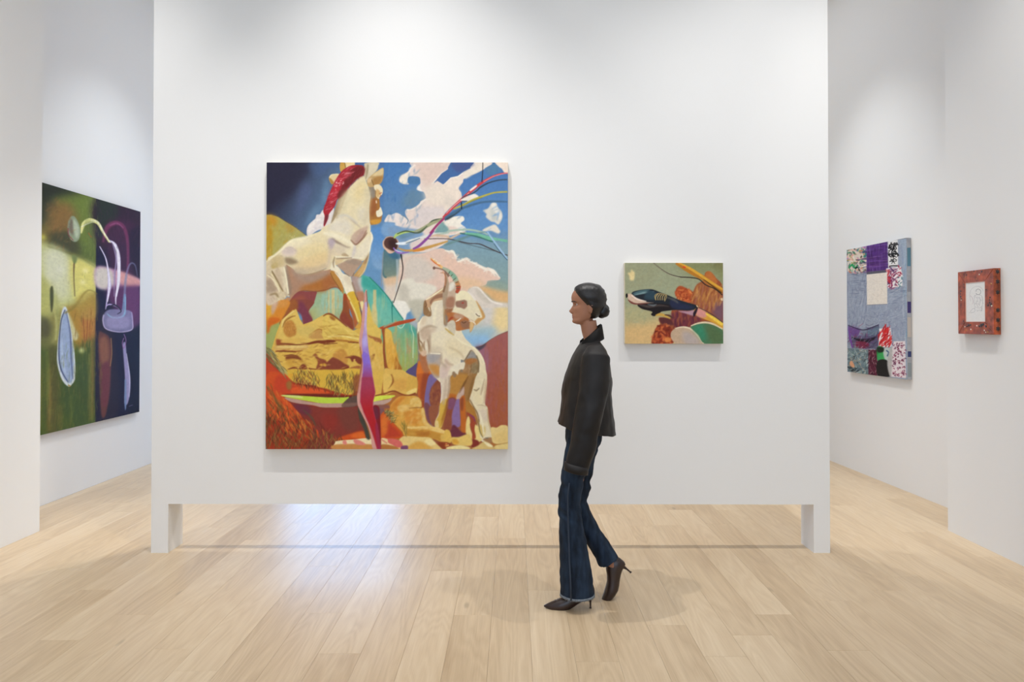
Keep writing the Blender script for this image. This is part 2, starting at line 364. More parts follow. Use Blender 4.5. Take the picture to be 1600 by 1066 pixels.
def paint_horses(P):
    f, l, d = P.fill, P.line, P.dabs
    R = lambda x0, y0, x1, y1: [(x0, y0), (x1, y0), (x1, y1), (x0, y1)]
    # --- sky
    f(R(400,240,810,500), '45699c', sm=False, grad=('6b96bd', (600,254), (600,400)))
    f(R(400,240,530,400), '2b2a3d', sm=False, grad=('6f97bd', (432,300), (530,352)))
    f(T('A1', 0,0, 700,0, 560,300, 470,420, 330,560, 120,640, 0,600), '2b293c', soft=9, op=.8)
    f(T('A1', 560,330, 700,420, 560,700, 440,800, 470,640), '5a6590', soft=7, op=.5)
    f(T('A1', 888,250, 888,560, 720,700, 640,840, 620,960, 720,780, 820,640), '7fa8c4', soft=6, op=.7)
    f(T('A1', 640,50, 888,50, 888,180, 760,260, 700,200), '4a5f86', soft=6, op=.7)
    f(R(500,240,605,262), '44618f', soft=5, op=.5, sm=False)
    f(T('A2', 570,50, 888,50, 888,500, 830,500), '4a6fa2', soft=3, sm=False, grad=('5f8fb8', (600,260), (600,400)))
    f(T('B2', 650,0, 888,0, 888,480, 720,520, 650,300), '5d8fc6', soft=2, grad=('86a8c8', (600,370), (600,420)))
    f(R(600,254,662,372), '4a78ae', soft=2, sm=False, grad=('6f92b4', (610,260), (620,365)))
    f(T('A3', 380,420, 560,470, 575,550, 480,640, 360,700, 250,600), '6b8899', soft=5, op=.7)
    f(R(690,254,800,380), '456fa6', soft=2, sm=False, grad=('6593c4', (740,254), (745,365)))
    f(T('A4', 80,50, 420,50, 360,140, 200,230), '4d5988', soft=4, op=.8)
    f(T('A4', 560,50, 720,60, 780,180, 620,230, 560,150), '557f9f', soft=4, op=.8)
    f(R(690,372,800,470), '7f9fae', soft=4, sm=False, grad=('8ba39f', (740,380), (740,450)))
    f(T('B4', 300,30, 888,10, 888,140, 500,180), '7293b0', soft=6, op=.7)
    # --- warm lower sky
    f(R(600,395,700,480), 'e0cfbd', soft=3, sm=False)
    f(T('B3', 0,560, 170,600, 220,700, 100,760, 0,740), 'ddbc98', soft=4)
    f(T('B4', 350,760, 888,840, 888,1020, 700,1000, 560,880), 'dfb37d', soft=4)
    f(T('B4', 560,690, 700,690, 888,760, 888,840, 700,820, 600,760), '94a596', soft=5, op=.8)
    f(R(695,475,800,548), 'c9c7bb', soft=3, sm=False)
    f(T('C4', 600,60, 888,80, 888,420, 700,400, 620,260), 'ecd39a', soft=7)
    f(T('C4', 480,20, 690,60, 640,330, 540,360, 540,220), 'd5cfca', soft=6, op=.9)
    f(T('C4', 130,420, 420,380, 700,370, 640,520, 400,660, 200,560), 'a5c0c9', soft=6)
    f(T('C4', 200,500, 400,480, 600,480, 600,600, 420,650, 240,580), '93bcdc', soft=5)
    f(R(560,590,800,705), 'b06f38', sm=False)
    f(R(640,590,770,690), '9a5a3a', soft=4)
    # --- big cloud
    cl = T('A3', 450,30, 380,110, 350,160, 290,210, 235,240, 213,310, 260,348, 350,352, 328,300, 350,250, 430,245, 490,260, 505,310, 500,350, 470,380, 455,425, 490,447, 545,460, 570,500, 577,550, 510,590, 490,630, 430,670, 370,702, 315,700, 293,740, 310,800, 343,860, 310,918, 350,1000) + T('B3', 360,180, 350,280, 600,300, 860,170) + T('A4', 60,960, 0,860, 0,760, 110,650, 200,580, 236,540, 225,470, 190,410, 250,330, 262,285, 340,240, 420,210, 500,170, 560,130, 600,40)
    f(cl, 'e6d4c8')
    f(T('A3', 450,60, 888,60, 888,180, 700,330, 620,420, 520,300, 480,180), 'dcc3b5', soft=5, op=.9)
    f(T('A3', 600,380, 888,360, 888,640, 640,640, 570,560), 'e9dac9', soft=6)
    f(T('A3', 440,740, 540,670, 860,680, 888,720, 760,800, 620,880, 480,960, 400,900), 'ddd0ca', soft=3)
    f(T('A3', 230,240, 350,190, 345,250, 325,310, 340,350, 260,345, 215,310), 'eee3d2', soft=1.5)
    f(T('A3', 455,425, 490,370, 520,440, 545,460), 'f4eee6', soft=1)
    for q in (T('A3', 300,720, 420,690, 490,640, 570,570, 640,560), T('A3', 888,150, 800,205, 700,320, 660,350), T('A3', 440,90, 370,130, 340,200)):
        l(q, (1.2, 3, 1), 'f3eadc', soft=.8, op=.8)
    f(T('A4', 0,360, 90,270, 200,250, 240,310, 190,410, 220,500, 100,640, 0,720), 'ecdccb', soft=2)
    f(T('A4', 0,480, 90,520, 150,600, 60,680, 0,640), 'd9cdbf', soft=4, op=.7)
    l(T('A4', 0,345, 80,262, 180,240, 270,180, 360,130, 420,60), (1.5, 3, 2), 'f5efe2', soft=.6)
    f(T('A4', 260,180, 420,60, 600,50, 540,140, 400,215, 280,280), 'e9dccb', soft=1.5)
    f(T('A3', 888,145, 800,205, 690,340, 740,308, 820,357, 900,300) + T('A4', 0,340, 80,262, 180,240, 262,180, 360,130, 352,120, 410,50, 85,50, 45,120), '46699d', sm=False)
    f(T('A4', 100,60, 400,60, 350,120, 200,190, 120,140), '4c5585', soft=3, op=.8)
    # left lobe and inner blue
    f(T('A3', 5,870, 55,780, 100,780, 170,752, 240,780, 305,815, 345,870, 400,950, 160,932, 150,890, 60,885), 'ecdfd6', soft=.5)
    f(T('A3', 200,900, 380,930, 560,960, 420,1010, 250,980), 'e6d8d0', soft=3)
    l(T('A3', 235,780, 300,815, 335,860, 310,915), (.8,1.6,.5), '6d8596', soft=.3)
    f(T('A3', 328,300, 350,250, 430,245, 490,262, 503,310, 490,352, 350,352), '4f7aa5', soft=.5)
    # sky under the left lobe
    f(T('A3', 0,890, 150,900, 165,935, 300,975, 420,1000, 520,1030, 520,1066, 0,1066), '7ea3c9', soft=2)
    f(T('B3', 60,-40, 400,-20, 520,10, 520,80, 380,200, 360,280, 180,260, 100,110), '7f9dbd', soft=2)
    f(T('B3', 220,40, 430,30, 400,70, 300,110, 220,120), '688ba0', soft=2, op=.8)
    f(T('B3', 360,180, 520,90, 640,60, 860,20, 860,180, 700,210, 420,260), 'e4d2ca', soft=2)
    # right lobes
    f(T('A4', 0,880, 90,815, 240,795, 272,850, 222,900, 292,960, 280,1012, 180,1045, 0,1060), 'f2eadb', soft=.5)
    f(T('A4', 0,960, 120,940, 200,1000, 120,1050, 0,1050), 'e5cfc0', soft=2)
    f(T('A3', 700,1020, 800,880, 850,920, 888,960, 888,1010, 760,1050), '7ea3a2', soft=1.5)
    f(T('A4', 530,720, 600,690, 650,620, 710,612, 735,680, 780,720, 800,790, 780,870, 740,915, 690,880, 640,870, 570,810, 580,770), 'd8d3c8', soft=1)
    f(T('A4', 640,640, 700,620, 760,730, 790,800, 760,850, 700,740), 'f3ebdb', soft=2, op=.9)
    f(T('A4', 640,700, 700,760, 720,860, 650,840), 'bfc3be', soft=2.5, op=.8)
    f(T('A4', 520,990, 640,930, 700,915, 740,960, 770,1010, 740,1040, 640,1000, 560,1010), 'e6dccb', soft=1.2)
    f(T('A4', 700,60, 720,50, 880,50, 880,195, 830,195, 790,140, 760,120), 'efdcc9', soft=.5)
    d(R(605,262,650,350), 60, 12, 70, 30, 3, ['3f6ea5', '5c88b2', '5580a0'], .4, 1)
    d(R(720,320,790,366), 60, 12, 40, 40, 3, ['5f90c6', '6f9ac4', '517fb6'], .4, 1)
    # --- lower pink cloud
    f(T('B3', 270,430, 420,340, 470,330, 600,300, 700,265, 800,248, 888,290) + T('B4', 0,270, 40,300, 90,280, 130,310, 165,370, 172,430, 300,385, 345,430, 440,470, 560,520, 600,512, 690,560, 700,620, 770,650, 745,690, 600,700, 560,760, 350,800, 300,860, 100,830) + T('B3', 840,800, 700,880, 560,960, 560,1066, 120,1066, 160,900, 200,720), 'e4c6b4')
    f(T('B3', 290,430, 430,360, 560,390, 680,520, 700,640, 480,740, 280,680), 'd8cbbd', soft=5)
    f(T('B4', 0,330, 120,400, 300,440, 480,520, 700,640, 560,720, 380,780, 120,800, 0,700), 'e8c4ae', soft=4, op=.8)
    f(T('B4', 180,640, 500,700, 560,780, 360,820, 220,800), 'e8c39a', soft=5, op=.8)
    for q in (T('B4', 0,275, 60,295, 120,300, 160,400), T('B4', 180,440, 300,395, 340,430), T('B4', 340,430, 440,470, 540,525, 640,560, 700,640), T('B4', 590,520, 680,565, 760,660)):
        l(q, (1.5, 4.5, 1.5), 'f4ead9', soft=.7)
    d(T('B4', 60,290, 330,400, 600,530, 760,650, 640,620, 400,480, 160,430), 60, 5, 20, 60, 2, ['f5efdf', 'ead6c6'], .7, .5)
    # white cloud lower left of goat
    f(T('B3', 210,720, 300,670, 400,665, 440,720, 560,730, 720,780, 700,870, 560,960, 560,1066, 130,1066, 170,860), 'e6dfcd', soft=2)
    f(T('B3', 190,780, 300,740, 350,860, 330,1000, 220,980), 'cdc5b4', soft=4)
    f(T('B3', 140,985, 260,985, 330,1040, 300,1066, 140,1066), 'f2ecdd', soft=1)
    f(T('C3', 130,40, 200,10, 290,10, 330,70, 370,130, 320,180, 300,250, 270,262), 'f1ecdf', soft=1)
    f(T('C3', 340,0, 580,0, 550,150, 480,290, 450,380, 350,330, 420,250, 380,160), 'c3beab', soft=3)
    f(T('C3', 370,300, 470,300, 455,390, 400,350), 'a9b0bb', soft=2)
    # right of goat: pale cloud strokes
    f(T('B4', 370,790, 470,790, 560,880, 660,980, 888,1020, 888,1066, 400,1066, 330,960, 300,880), 'ded2c4', soft=1.5)
    f(T('B4', 440,800, 520,870, 640,990, 560,1000, 450,900), 'cfc4b4', soft=2)
    l(T('B4', 310,860, 380,920, 460,1040), (3, 5, 4), 'efe4d6', soft=1)
    l(T('B4', 390,795, 470,800, 560,900, 660,990, 800,1030), (1, 2, 3), 'f0e6da', soft=.8)
    # --- mauve mountain at the right
    mt = T('C4', 888,420, 740,480, 620,550, 540,610, 420,645, 420,720, 500,780, 560,900, 600,1100, 880,1100) + T('D4', 888,740, 720,760, 560,600, 560,0)
    f([(794.5,517), (778,524.5), (765,532), (755,539), (743,543), (735,600), (760,675), (800,682), (800,517)], 'a3615c', sm=False, grad=('a4563a', (780,535), (782,668)))
    f([(742,543), (756,540), (766,560), (762,585), (750,560)], '9c6a80', soft=5, op=.8)
    f([(780,585), (795,590), (795,660), (775,660)], 'a95f3c', soft=6, op=.7)
    f(T('C4', 420,645, 500,630, 580,585, 540,650, 470,690), '46434f', soft=1.5, op=.9)
    l(T('C4', 888,420, 740,480, 620,550, 540,612, 480,640), 1.0, '6d4b44', soft=.4, op=.8)
    d([(750,560), (795,530), (795,665), (765,665)], 220, 14, 88, 12, 2.2, ['a9605c', '9a5550', 'b06a52', 'a5573d', 'b36444', '96627a'], .35, .8)
    # --- olive hill at the left
    f(T('A1', 40,780, 130,778, 220,810, 330,880, 450,950, 540,1015, 620,1080) + T('B1', 700,60, 400,140, 60,430, 40,430), 'b0a24f', sm=False, grad=('a8a46a', (420,350), (480,372)))
    f(T('A1', 60,790, 130,785, 200,830, 180,930, 100,960, 60,940), 'c08a2e', soft=5)
    f([(416,350), (425,350), (424,400), (416,406)], 'b98f2b', soft=2.5)
    f(T('A1', 330,900, 440,960, 420,1020, 330,990), 'b98d3a', soft=4, op=.7)
    l(T('A1', 130,780, 230,810, 340,880, 450,950, 600,1060), 1.0, '6d5736', soft=.5, op=.7)
    l(T('B1', 112,230, 112,350), .8, 'd8c170', op=.7); d(T('B1', 390,70, 470,90, 450,110, 390,100), 8, 3, 20, 70, 1, ['e0d28a'], .9)
    d([(418,352),(470,362),(440,390),(418,402)], 90, 10, 60, 30, 3, ['b8a852','a99a48','c09a3c','b5ae74'], .35, 1)
    # cloud behind the mane
    f(T('A1', 620,1060, 615,990, 640,920, 700,860, 735,830, 750,780, 800,770, 830,720, 888,690) + T('A2', 40,700, 150,690, 110,900, 0,960) + T('A1', 888,960, 760,1000, 660,1066), 'e4dbd6', soft=.5)
    f(T('A1', 640,950, 720,860, 800,800, 860,720, 860,800, 740,900, 650,1040), 'eee6dd', soft=1.2)
    d(T('A1', 640,930, 740,850, 850,730, 870,900, 700,1000), 40, 5, 40, 60, 2.5, ['f5efe6','d7cdd2','e9ddd4'], .6, .8)
    # --- green background under the horse, teal hill with drips
    f([(416,470),(450,470),(450,560),(416,560)], 'a3aa5f', sm=False)
    f(T('C1', 60,330, 230,290, 240,380, 190,560, 60,620), 'a3ab63', soft=3)
    f([(485,452),(545,452),(545,515),(480,500)], '9fb892', sm=False)
    f(T('C1', 680,120, 888,20, 888,200, 700,270, 650,200), 'b2b272', soft=3, grad=('a0bda4', (484,490), (508,480)))
    f(T('B2', 0,850, 180,800, 280,900, 290,1066, 0,1066) , '9fc0a6', soft=1)
    te = [(560,430), (568,430), (577,433), (592,448), (606,464), (615,478), (622,488), (631,500), (647,512), (652,530), (653,560), (648,580), (637,584), (625,578), (600,575), (590,520), (575,480), (560,462)]
    f(te, '5fb3a3', sm=False, grad=('a9a953', (620,490), (632,582)))
    f([(566,432),(578,436),(598,458),(590,466),(575,450),(566,446)], '3ea194', soft=2.5, op=.8)
    f([(575,455),(600,470),(620,500),(630,510),(615,520),(590,500)], '7cbfa8', soft=5, op=.7)
    l([(577,433),(592,448),(606,464),(615,478),(622,488),(630,499)], 1.6, '2f8577', soft=.5)
    f(T('C3', 280,320, 400,350, 455,400, 470,500, 400,480, 300,420), '4fa595', soft=3, op=.8)
    d([(586,470),(600,470),(612,500),(600,520),(588,500)], 30, 22, 90, 6, 1.8, ['8fc4ac','6db8a5','b7c08a'], .5, .8)
    for x, y0, y1, c, w_ in ((616,520,560,'c09a6a',5), (623,528,565,'b5a070',4), (636,528,553,'c48e6c',4), (640,540,552,'c9876a',3), (618,500,570,'c7a765',4), (645,520,570,'9fb98a',4), (633,515,575,'a0b98c',3)):
        l([(x,y0),(x+.8,(y0+y1)/2),(x,y1)], (w_*.5,w_,w_*.4), c, soft=1.2, op=.75)
    d(T('C3', 120,420, 460,420, 460,860, 220,900), 90, 16, 90, 6, 2, ['8fbf9f','6fb39c','b9a46c','c19a70','a9b25f'], .45, .9)
    for x0, x1, y1 in ((513,515,510),(518,523,495),(526,527,488),(583,588,505)):
        f([(x0,453),(x1,453),(x1,y1),(x0,y1-4)], 'd9c58a', soft=.8, op=.85, sm=False)
    f([(581,478),(588,480),(590,515),(582,512)], 'd8c98e', soft=1.5, op=.8)
    d([(508,455),(532,455),(532,495),(508,490)], 40, 14, 90, 5, 1.3, ['d8c58b','b89a62','8fb69a','caa765'], .6, .5)
    l(T('B3', 110,1030, 130,1066), 1, '2f7f72'); l(T('C3', 120,0, 110,100, 118,300), (1.2,1.6,1), '2e7d71', soft=.4)
    # white string
    l(T('C3', 180,305, 195,355, 235,380, 270,350, 310,275), .9, 'dfe7cf', soft=.2)
    l(T('C3', 378,340, 385,400, 412,480, 405,600, 402,795), .9, 'c9e6c4', soft=.2)
    # indigo wedge
    f(T('C3', 300,995, 400,910, 470,870, 520,1066, 440,1055), '5a4f78', soft=.5)
    # --- red tripod rods
    f(T('C3', 0,370, 200,290, 430,248, 400,285, 240,330, 80,370, 0,400) + T('C2', 880,395, 800,395, 768,380, 850,345), 'b5502f', soft=.3)
    l(T('C2', 800,365, 888,340) + T('C3', 100,315, 230,280), 1, 'd2764b', op=.8)
    # --- legs of the horse in shade (burgundy) and belly
    belly = T('B1', 310,470, 400,480, 480,560, 640,600, 888,530) + T('B2', 110,560, 200,760, 240,830, 180,795, 120,800, 0,845) + T('B1', 700,850, 560,840, 490,880, 440,950, 400,1010, 350,1066, 240,1066, 340,930, 380,900)
    f(belly, 'b58a6c')
    f(T('B1', 500,840, 570,760, 700,720, 888,640, 888,830, 740,850, 600,840), 'b06f35', soft=5)
    f(T('B1', 400,700, 520,640, 740,620, 700,700, 540,760, 460,860, 400,900), 'b08a70', soft=5)
    f(T('B2', 0,640, 120,620, 200,760, 100,790, 0,830), 'ab6a3c', soft=3)
    l(T('B1', 480,880, 560,838, 740,848, 888,825) + T('B2', 120,795, 200,792, 250,840), 1.2, '7c4326', soft=.8, op=.8)
    f(T('B1', 500,850, 620,850, 740,850, 750,890, 660,1066, 360,1066, 400,950), '8f4a48', soft=.4)
    f(T('B1', 440,950, 540,900, 600,940, 610,1066, 380,1066), '9d5444', soft=3)
    f(T('C1', 380,0, 715,0, 640,150, 690,240, 690,290, 620,340, 570,330, 540,180, 480,150, 420,150, 300,260, 250,330, 240,300, 310,150), '8b4a40')
    f(T('C1', 490,30, 560,20, 640,150, 685,250, 660,320, 590,335, 540,200, 490,160), '7d3e4d', soft=2.5)
    f(T('C1', 380,0, 480,0, 480,130, 330,200, 250,310, 250,260), 'a1602f', soft=2.5, op=.8)
    f(T('C1', 60,0, 370,0, 330,150, 240,290, 100,340, 60,330), 'd98b33', soft=1)
    f(T('B1', 60,900, 180,860, 300,960, 360,960, 330,1066, 60,1066), 'd8954a', soft=3)
    f(T('C1', 60,40, 130,20, 180,60, 110,220, 60,220), 'e0aa3d', soft=3)
    f(T('C1', 90,250, 230,240, 230,290, 120,350, 90,440, 60,440), 'd06a25', soft=2)
    f(T('C1', 130,40, 220,0, 200,80, 160,170, 130,190), 'cfa98c', soft=2)
    # hind leg light folds
    f(T('B1', 55,430, 200,350, 290,360, 330,480, 345,640, 378,905, 340,910, 300,960, 240,970, 180,1000, 60,1000), 'd9c6a2')
    f(T('B1', 130,560, 310,500, 330,600, 372,890, 330,900, 250,740, 160,620), 'e3d4b4', soft=.6)
    f(T('B1', 60,620, 140,640, 230,800, 180,860, 60,860), 'c2aa90', soft=2)
    l(T('B1', 130,580, 200,680, 250,790, 290,850), (1,2,1), '8f7347', soft=.7)
    f(T('B1', 130,480, 200,440, 215,500, 140,530), 'b89f5d', soft=1.5)
    l(T('B1', 318,500, 340,640, 372,900), (1,3,2), 'a58f78', soft=1, op=.8)
    l(T('B1', 120,600, 200,720, 240,850), (2,3,1), 'ecdcb0', soft=.8)
    f(T('B1', 60,860, 150,850, 190,1000, 60,1030), 'd7c2a8', soft=2.5)
    d(T('B1', 60,620, 330,520, 360,900, 240,960, 60,980), 70, 9, -60, 15, 2, ['ecdcb4','c5ad90','e2d2ae','b49a7a'], .5, .8)
    # --- horse body
    body = T('B1', 40,440, 120,380, 250,270, 390,140, 580,105, 700,50, 800,10) + T('A2', 0,950, 110,890, 150,800, 200,760, 250,600, 310,480, 340,430, 430,330, 550,235, 600,330, 655,480, 655,600, 640,680, 650,900, 655,1010) + T('B2', 690,80, 660,200, 640,310, 590,400, 520,430, 420,420, 200,480, 120,500, 100,540, 0,560) + T('B1', 888,520, 700,590, 600,610, 480,600, 430,540, 340,480, 310,460, 290,360, 200,350, 100,420)
    f(body, 'e8d8ae')
    f(T('B1', 60,440, 250,280, 400,150, 600,110, 700,180, 560,260, 400,240, 250,290), 'f0e3bf', soft=3)
    f(T('B1', 500,270, 700,180, 888,200, 888,420, 600,420, 460,380), 'e7d3a0', soft=6)
    f(T('B1', 270,280, 420,250, 460,330, 400,360, 300,360), 'e5d2c0', soft=3)
    l(T('B1', 310,250, 400,240, 470,290), (1,2,1), 'c5b5a8', soft=1)
    f(T('B1', 320,380, 380,400, 480,440, 420,470, 330,450), 'a08a6a', soft=2, op=.8)
    f(T('B1', 420,480, 560,440, 888,400, 888,500, 700,580, 540,560, 440,530), 'e4cda3', soft=4)
    f(T('B1', 490,570, 560,530, 640,570, 600,610, 500,605), 'cbbb9f', soft=2)
    l(T('B1', 480,600, 620,612, 760,585, 888,530), (1,1.8,1), '97825a', soft=.8, op=.8)
    f(T('A2', 340,440, 540,250, 620,400, 640,560, 600,900, 470,960, 380,860, 200,780, 250,620), 'e6d7ae', soft=3)
    f(T('A2', 430,420, 560,300, 600,440, 500,600, 440,560), 'e3cd96', soft=7, op=.9)
    f(T('A2', 150,820, 280,800, 400,900, 380,1066, 100,1066, 60,960), 'e3d9c6', soft=6, op=.9)
    f(T('A2', 480,700, 640,700, 640,900, 520,900), 'ddd3c0', soft=6, op=.8)
    l(T('A2', 650,480, 645,620, 648,900, 655,1010), (1,1.6,1), 'f1ead5', soft=.8)
    f(T('A2', 480,1000, 560,950, 620,935, 600,1010, 560,1066, 440,1066), 'c9ab96', soft=2)
    f(T('B2', 380,120, 480,0, 600,0, 560,100, 460,195), 'c8aa94', soft=1.5)
    l(T('B2', 600,0, 540,110, 460,190, 400,140), (1.2,2,1), '9d7660', soft=.8)
    f(T('B2', 0,0, 200,20, 330,80, 430,190, 440,330, 350,370, 260,300, 120,200, 60,100), 'ede0bc', soft=3)
    l(T('B2', 140,130, 240,190, 320,230), (1,2.4,1), 'a8917d', soft=1)
    f(T('B2', 80,120, 150,140, 130,220, 80,200), 'c6b6b4', soft=2.5)
    f(T('B2', 100,230, 260,260, 280,340, 170,360, 110,330), 'e2d0ae', soft=2)
    f(T('B2', 470,250, 560,140, 640,60, 660,200, 630,320, 560,380, 430,370), 'ece0c3', soft=2)
    f(T('B2', 255,350, 290,310, 360,365), 'b59b78', soft=1)
    l(T('B2', 160,362, 260,375, 410,380, 560,385), (2,3,2.5), 'f2e8cb', soft=.5)
    f(T('B2', 160,470, 180,400, 280,410, 200,480), 'dcc394', soft=1.5)
    f(T('B2', 190,490, 280,440, 400,395, 540,430, 500,500, 420,610, 400,650, 330,620, 280,570), 'b79a82', soft=1)
    f(T('B2', 300,440, 400,400, 530,430, 460,480), 'a6917e', soft=2)
    f(T('B2', 640,310, 610,380, 560,430, 520,500, 440,600, 420,640, 460,665, 520,640, 580,560, 610,440), 'c59a5c', soft=.8)
    f(T('B2', 560,440, 600,420, 570,540, 500,620, 470,620, 520,520), 'd2ab70', soft=1.5)
    l(T('B2', 430,590, 410,650, 470,668, 530,640), .9, '8b5f38', soft=.5)
    # raised foreleg
    f(T('B2', 110,470, 160,430, 170,480, 220,520, 280,600, 370,630, 400,720, 440,840, 340,900, 290,810, 270,720, 200,610, 150,580, 105,550), 'f0e5c8', soft=.4)
    f(T('B2', 280,640, 370,650, 400,760, 330,740), 'e2d3b6', soft=2)
    f(T('B2', 100,560, 170,580, 230,660, 280,760, 280,880, 240,830, 150,700, 110,640), 'bb8643', soft=.8)
    l(T('B2', 100,590, 130,660, 190,750, 250,850), 1, '7f4f27', soft=.5)
    f(T('B2', 400,640, 510,660, 520,760, 560,860, 570,960, 490,1000, 440,850, 400,720), 'b19a90', soft=1)
    f(T('B2', 440,870, 560,860, 560,1000, 490,1000), 'b98262', soft=2)
    f(T('B2', 480,700, 530,640, 530,760, 560,830, 520,820), 'c3ccc6', soft=2, op=.8)
    f(T('B2', 280,890, 330,900, 400,1066, 290,1066), 'a84a26', soft=.6)
    f(T('B2', 330,890, 440,850, 480,960, 500,1066, 410,1066), 'dcb33f', soft=.8)
    l(T('B2', 335,900, 380,980, 410,1066), 2, 'ead688', soft=.6)
    l(T('B2', 440,860, 490,990, 520,1066), 1.6, '8a4a28', soft=.5)
    # head
    f(T('A2', 570,100, 590,60, 770,55, 760,100, 750,150, 680,230, 620,290, 590,300, 565,230), 'cfc1a0')
    f(T('A2', 640,60, 760,60, 740,150, 660,220, 620,180), 'd9ccae', soft=2); l(T('A2', 620,80, 610,180, 590,280), (2,3,1), 'a39474', soft=1)
    f(T('A2', 640,400, 720,380, 740,470, 780,560, 790,680, 820,740, 810,840, 780,890, 700,915, 650,900, 640,680, 658,500), 'a9733a')
    f(T('A2', 640,400, 720,390, 720,540, 670,560), '8d8172', soft=2)
    f(T('A2', 650,860, 800,840, 780,895, 700,912), 'd49a3e', soft=1.5); f(T('A2', 680,560, 730,570, 740,700, 690,800, 650,760), '9c5f35', soft=2)
    f(T('A2', 610,300, 670,230, 780,150, 835,130, 835,230, 800,340, 700,390, 630,390, 610,340), 'c2a06b')
    f(T('A2', 680,230, 790,150, 830,140, 820,230, 740,240), 'ddc593', soft=1.2); f(T('A2', 610,300, 660,260, 670,310, 620,340), 'd9b98a', soft=.8)
    f(T('A2', 700,270, 830,240, 790,340, 700,360), 'ab7f47', soft=2); l(T('A2', 670,290, 690,340, 700,370), 1.2, '7d5a34', soft=.5)
    f(T('A2', 710,370, 780,360, 825,420, 820,490, 790,520, 770,560, 735,520, 740,460, 710,420), 'ecdcb6')
    f(T('A2', 740,420, 790,460, 760,540, 735,500), 'd3ab6e', soft=1.2); d(T('A2', 770,480, 820,470, 780,540), 8, 3, 0, 60, 1.5, ['c8623a','b07a45'], .9)
    f(T('A2', 735,730, 770,710, 795,670, 825,760, 800,800, 760,810, 740,790), 'f0e6c8', soft=.4); l(T('A2', 735,580, 740,620), 1.5, 'f0dfc0')
    # ears / stump
    f(T('A2', 235,60, 300,60, 310,130, 240,180), 'c79b4a'); f(T('A2', 300,50, 440,50, 440,95, 310,130), 'e6d19c', sm=False); l(T('A2', 300,60, 310,125), 1.3, '8a6a2e', soft=.4)
    f(T('A2', 80,265, 120,220, 220,212, 215,260, 170,320, 130,355, 100,330), 'dcc594'); f(T('A2', 80,265, 130,300, 150,340, 120,356, 95,320), 'b08440', soft=.8)
    l(T('A2', 85,262, 120,222, 215,215), 1.3, 'eddcb0', soft=.5)
    # mane
    f(T('A2', 180,640, 240,500, 340,430, 310,480, 250,600, 190,780, 110,900, 120,840), 'a08a69', soft=1)
    mane = T('A2', 0,720, 40,600, 100,450, 160,320, 240,190, 330,120, 420,90, 560,105, 565,220, 500,260, 420,320, 350,400, 290,500, 200,560, 160,660, 80,770, 60,850, 20,935, 5,920, 20,800)
    f(mane, 'a82c36')
    f(T('A2', 400,130, 560,110, 562,220, 480,270, 400,340, 330,410, 230,430, 280,330), '6e2426', soft=2.5)
    f(T('A2', 220,440, 330,420, 290,500, 200,560), '6d2a28', soft=2); f(T('A2', 10,920, 60,850, 75,780, 30,790), '7a3037', soft=1)
    f(T('A2', 60,560, 140,380, 220,260, 270,340, 200,460, 130,560), 'c2323f', soft=3, op=.8)
    d(T('A2', 40,640, 160,340, 260,190, 400,110, 420,180, 300,330, 200,480, 90,740), 130, 8, 20, 25, 1.2, ['d9707a','c94450','8e2029','e3949a','b5303b'], .7, .4)
    d(T('A2', 420,140, 560,120, 540,230, 360,390, 260,420), 70, 8, 60, 20, 1.0, ['8b3030','5c1d20','7a2a2c'], .6, .4)
    d(T('A2', 170,300, 290,300, 230,420, 160,420), 14, 3, 10, 70, 1.6, ['f0c4c4','e9a8a8'], .9, .3)
    d(body, 260, 12, 35, 40, 3, ['f0e4c2','dfcda2','e9dab4','e5cfae','d9c8b0'], .15, 1.2)
    horse_forms(P)
    # --- rock ledges
    f([(420,560),(432,520),(440,500),(458,484),(463,490),(474,507),(488,502),(505,492),(514,490),(525,500),(550,518),(562,512),(580,495),(590,512),(596,530),(600,545),(600,580),(595,620),(580,655),(560,612),(520,612),(480,610),(452,600),(430,590),(418,580)], 'dcb454', sm=False)
    f(T('C1', 190,600, 200,520, 260,330, 280,290, 310,270, 440,130, 480,140, 540,300, 600,350, 700,280, 888,220, 888,560, 640,590, 400,610), 'e0bd62', soft=.5)
    f(T('C1', 320,300, 400,270, 450,330, 475,400, 460,470, 380,510, 320,480, 290,400), 'c0863f', soft=1.5); d(T('C1', 320,300, 440,300, 460,460, 340,480), 30, 5, 60, 60, 1.6, ['a96a35','d3a056','b87a3d'], .6)
    l(T('C1', 280,370, 320,280, 400,225, 460,210), (1,2.5,1), '9b6a32', soft=.8); l(T('C1', 270,360, 300,260, 440,140), (1,2,1), 'edd58c', soft=.6)
    f(T('C1', 190,600, 200,530, 330,570, 460,605, 400,618, 200,615), '9c5230', soft=1.5); f(T('C1', 250,570, 340,530, 580,520, 560,570, 330,590), 'dcb35a', soft=1.5)
    f(T('C1', 640,490, 780,395, 888,450, 888,520, 700,530), 'c69653', soft=1.5); l(T('C1', 640,480, 780,395, 860,440), 1, 'a4652f', soft=.6); f(T('C1', 480,370, 740,370, 640,500, 520,460), 'd3b765', soft=3, op=.8)
    f(T('C1', 600,600, 740,555, 888,550) + T('C2', 0,545, 170,545, 160,575, 60,590, 0,600) + T('C1', 760,590, 640,610), '7c3a22', soft=.6)
    f(T('C2', 0,215, 90,185, 190,245, 330,350, 440,430, 500,480, 490,540, 340,520, 150,510, 0,520), 'e2c363', soft=.5); f(T('C2', 30,440, 200,380, 360,440, 300,470, 120,500), 'cfae55', soft=3, op=.7)
    f(T('C2', 90,210, 150,230, 170,270, 110,270), 'a46a32', soft=1.5); l(T('C2', 0,215, 50,185, 110,190, 200,250, 330,360), (1.5,3,1.5), '8d4d2b', soft=.6)
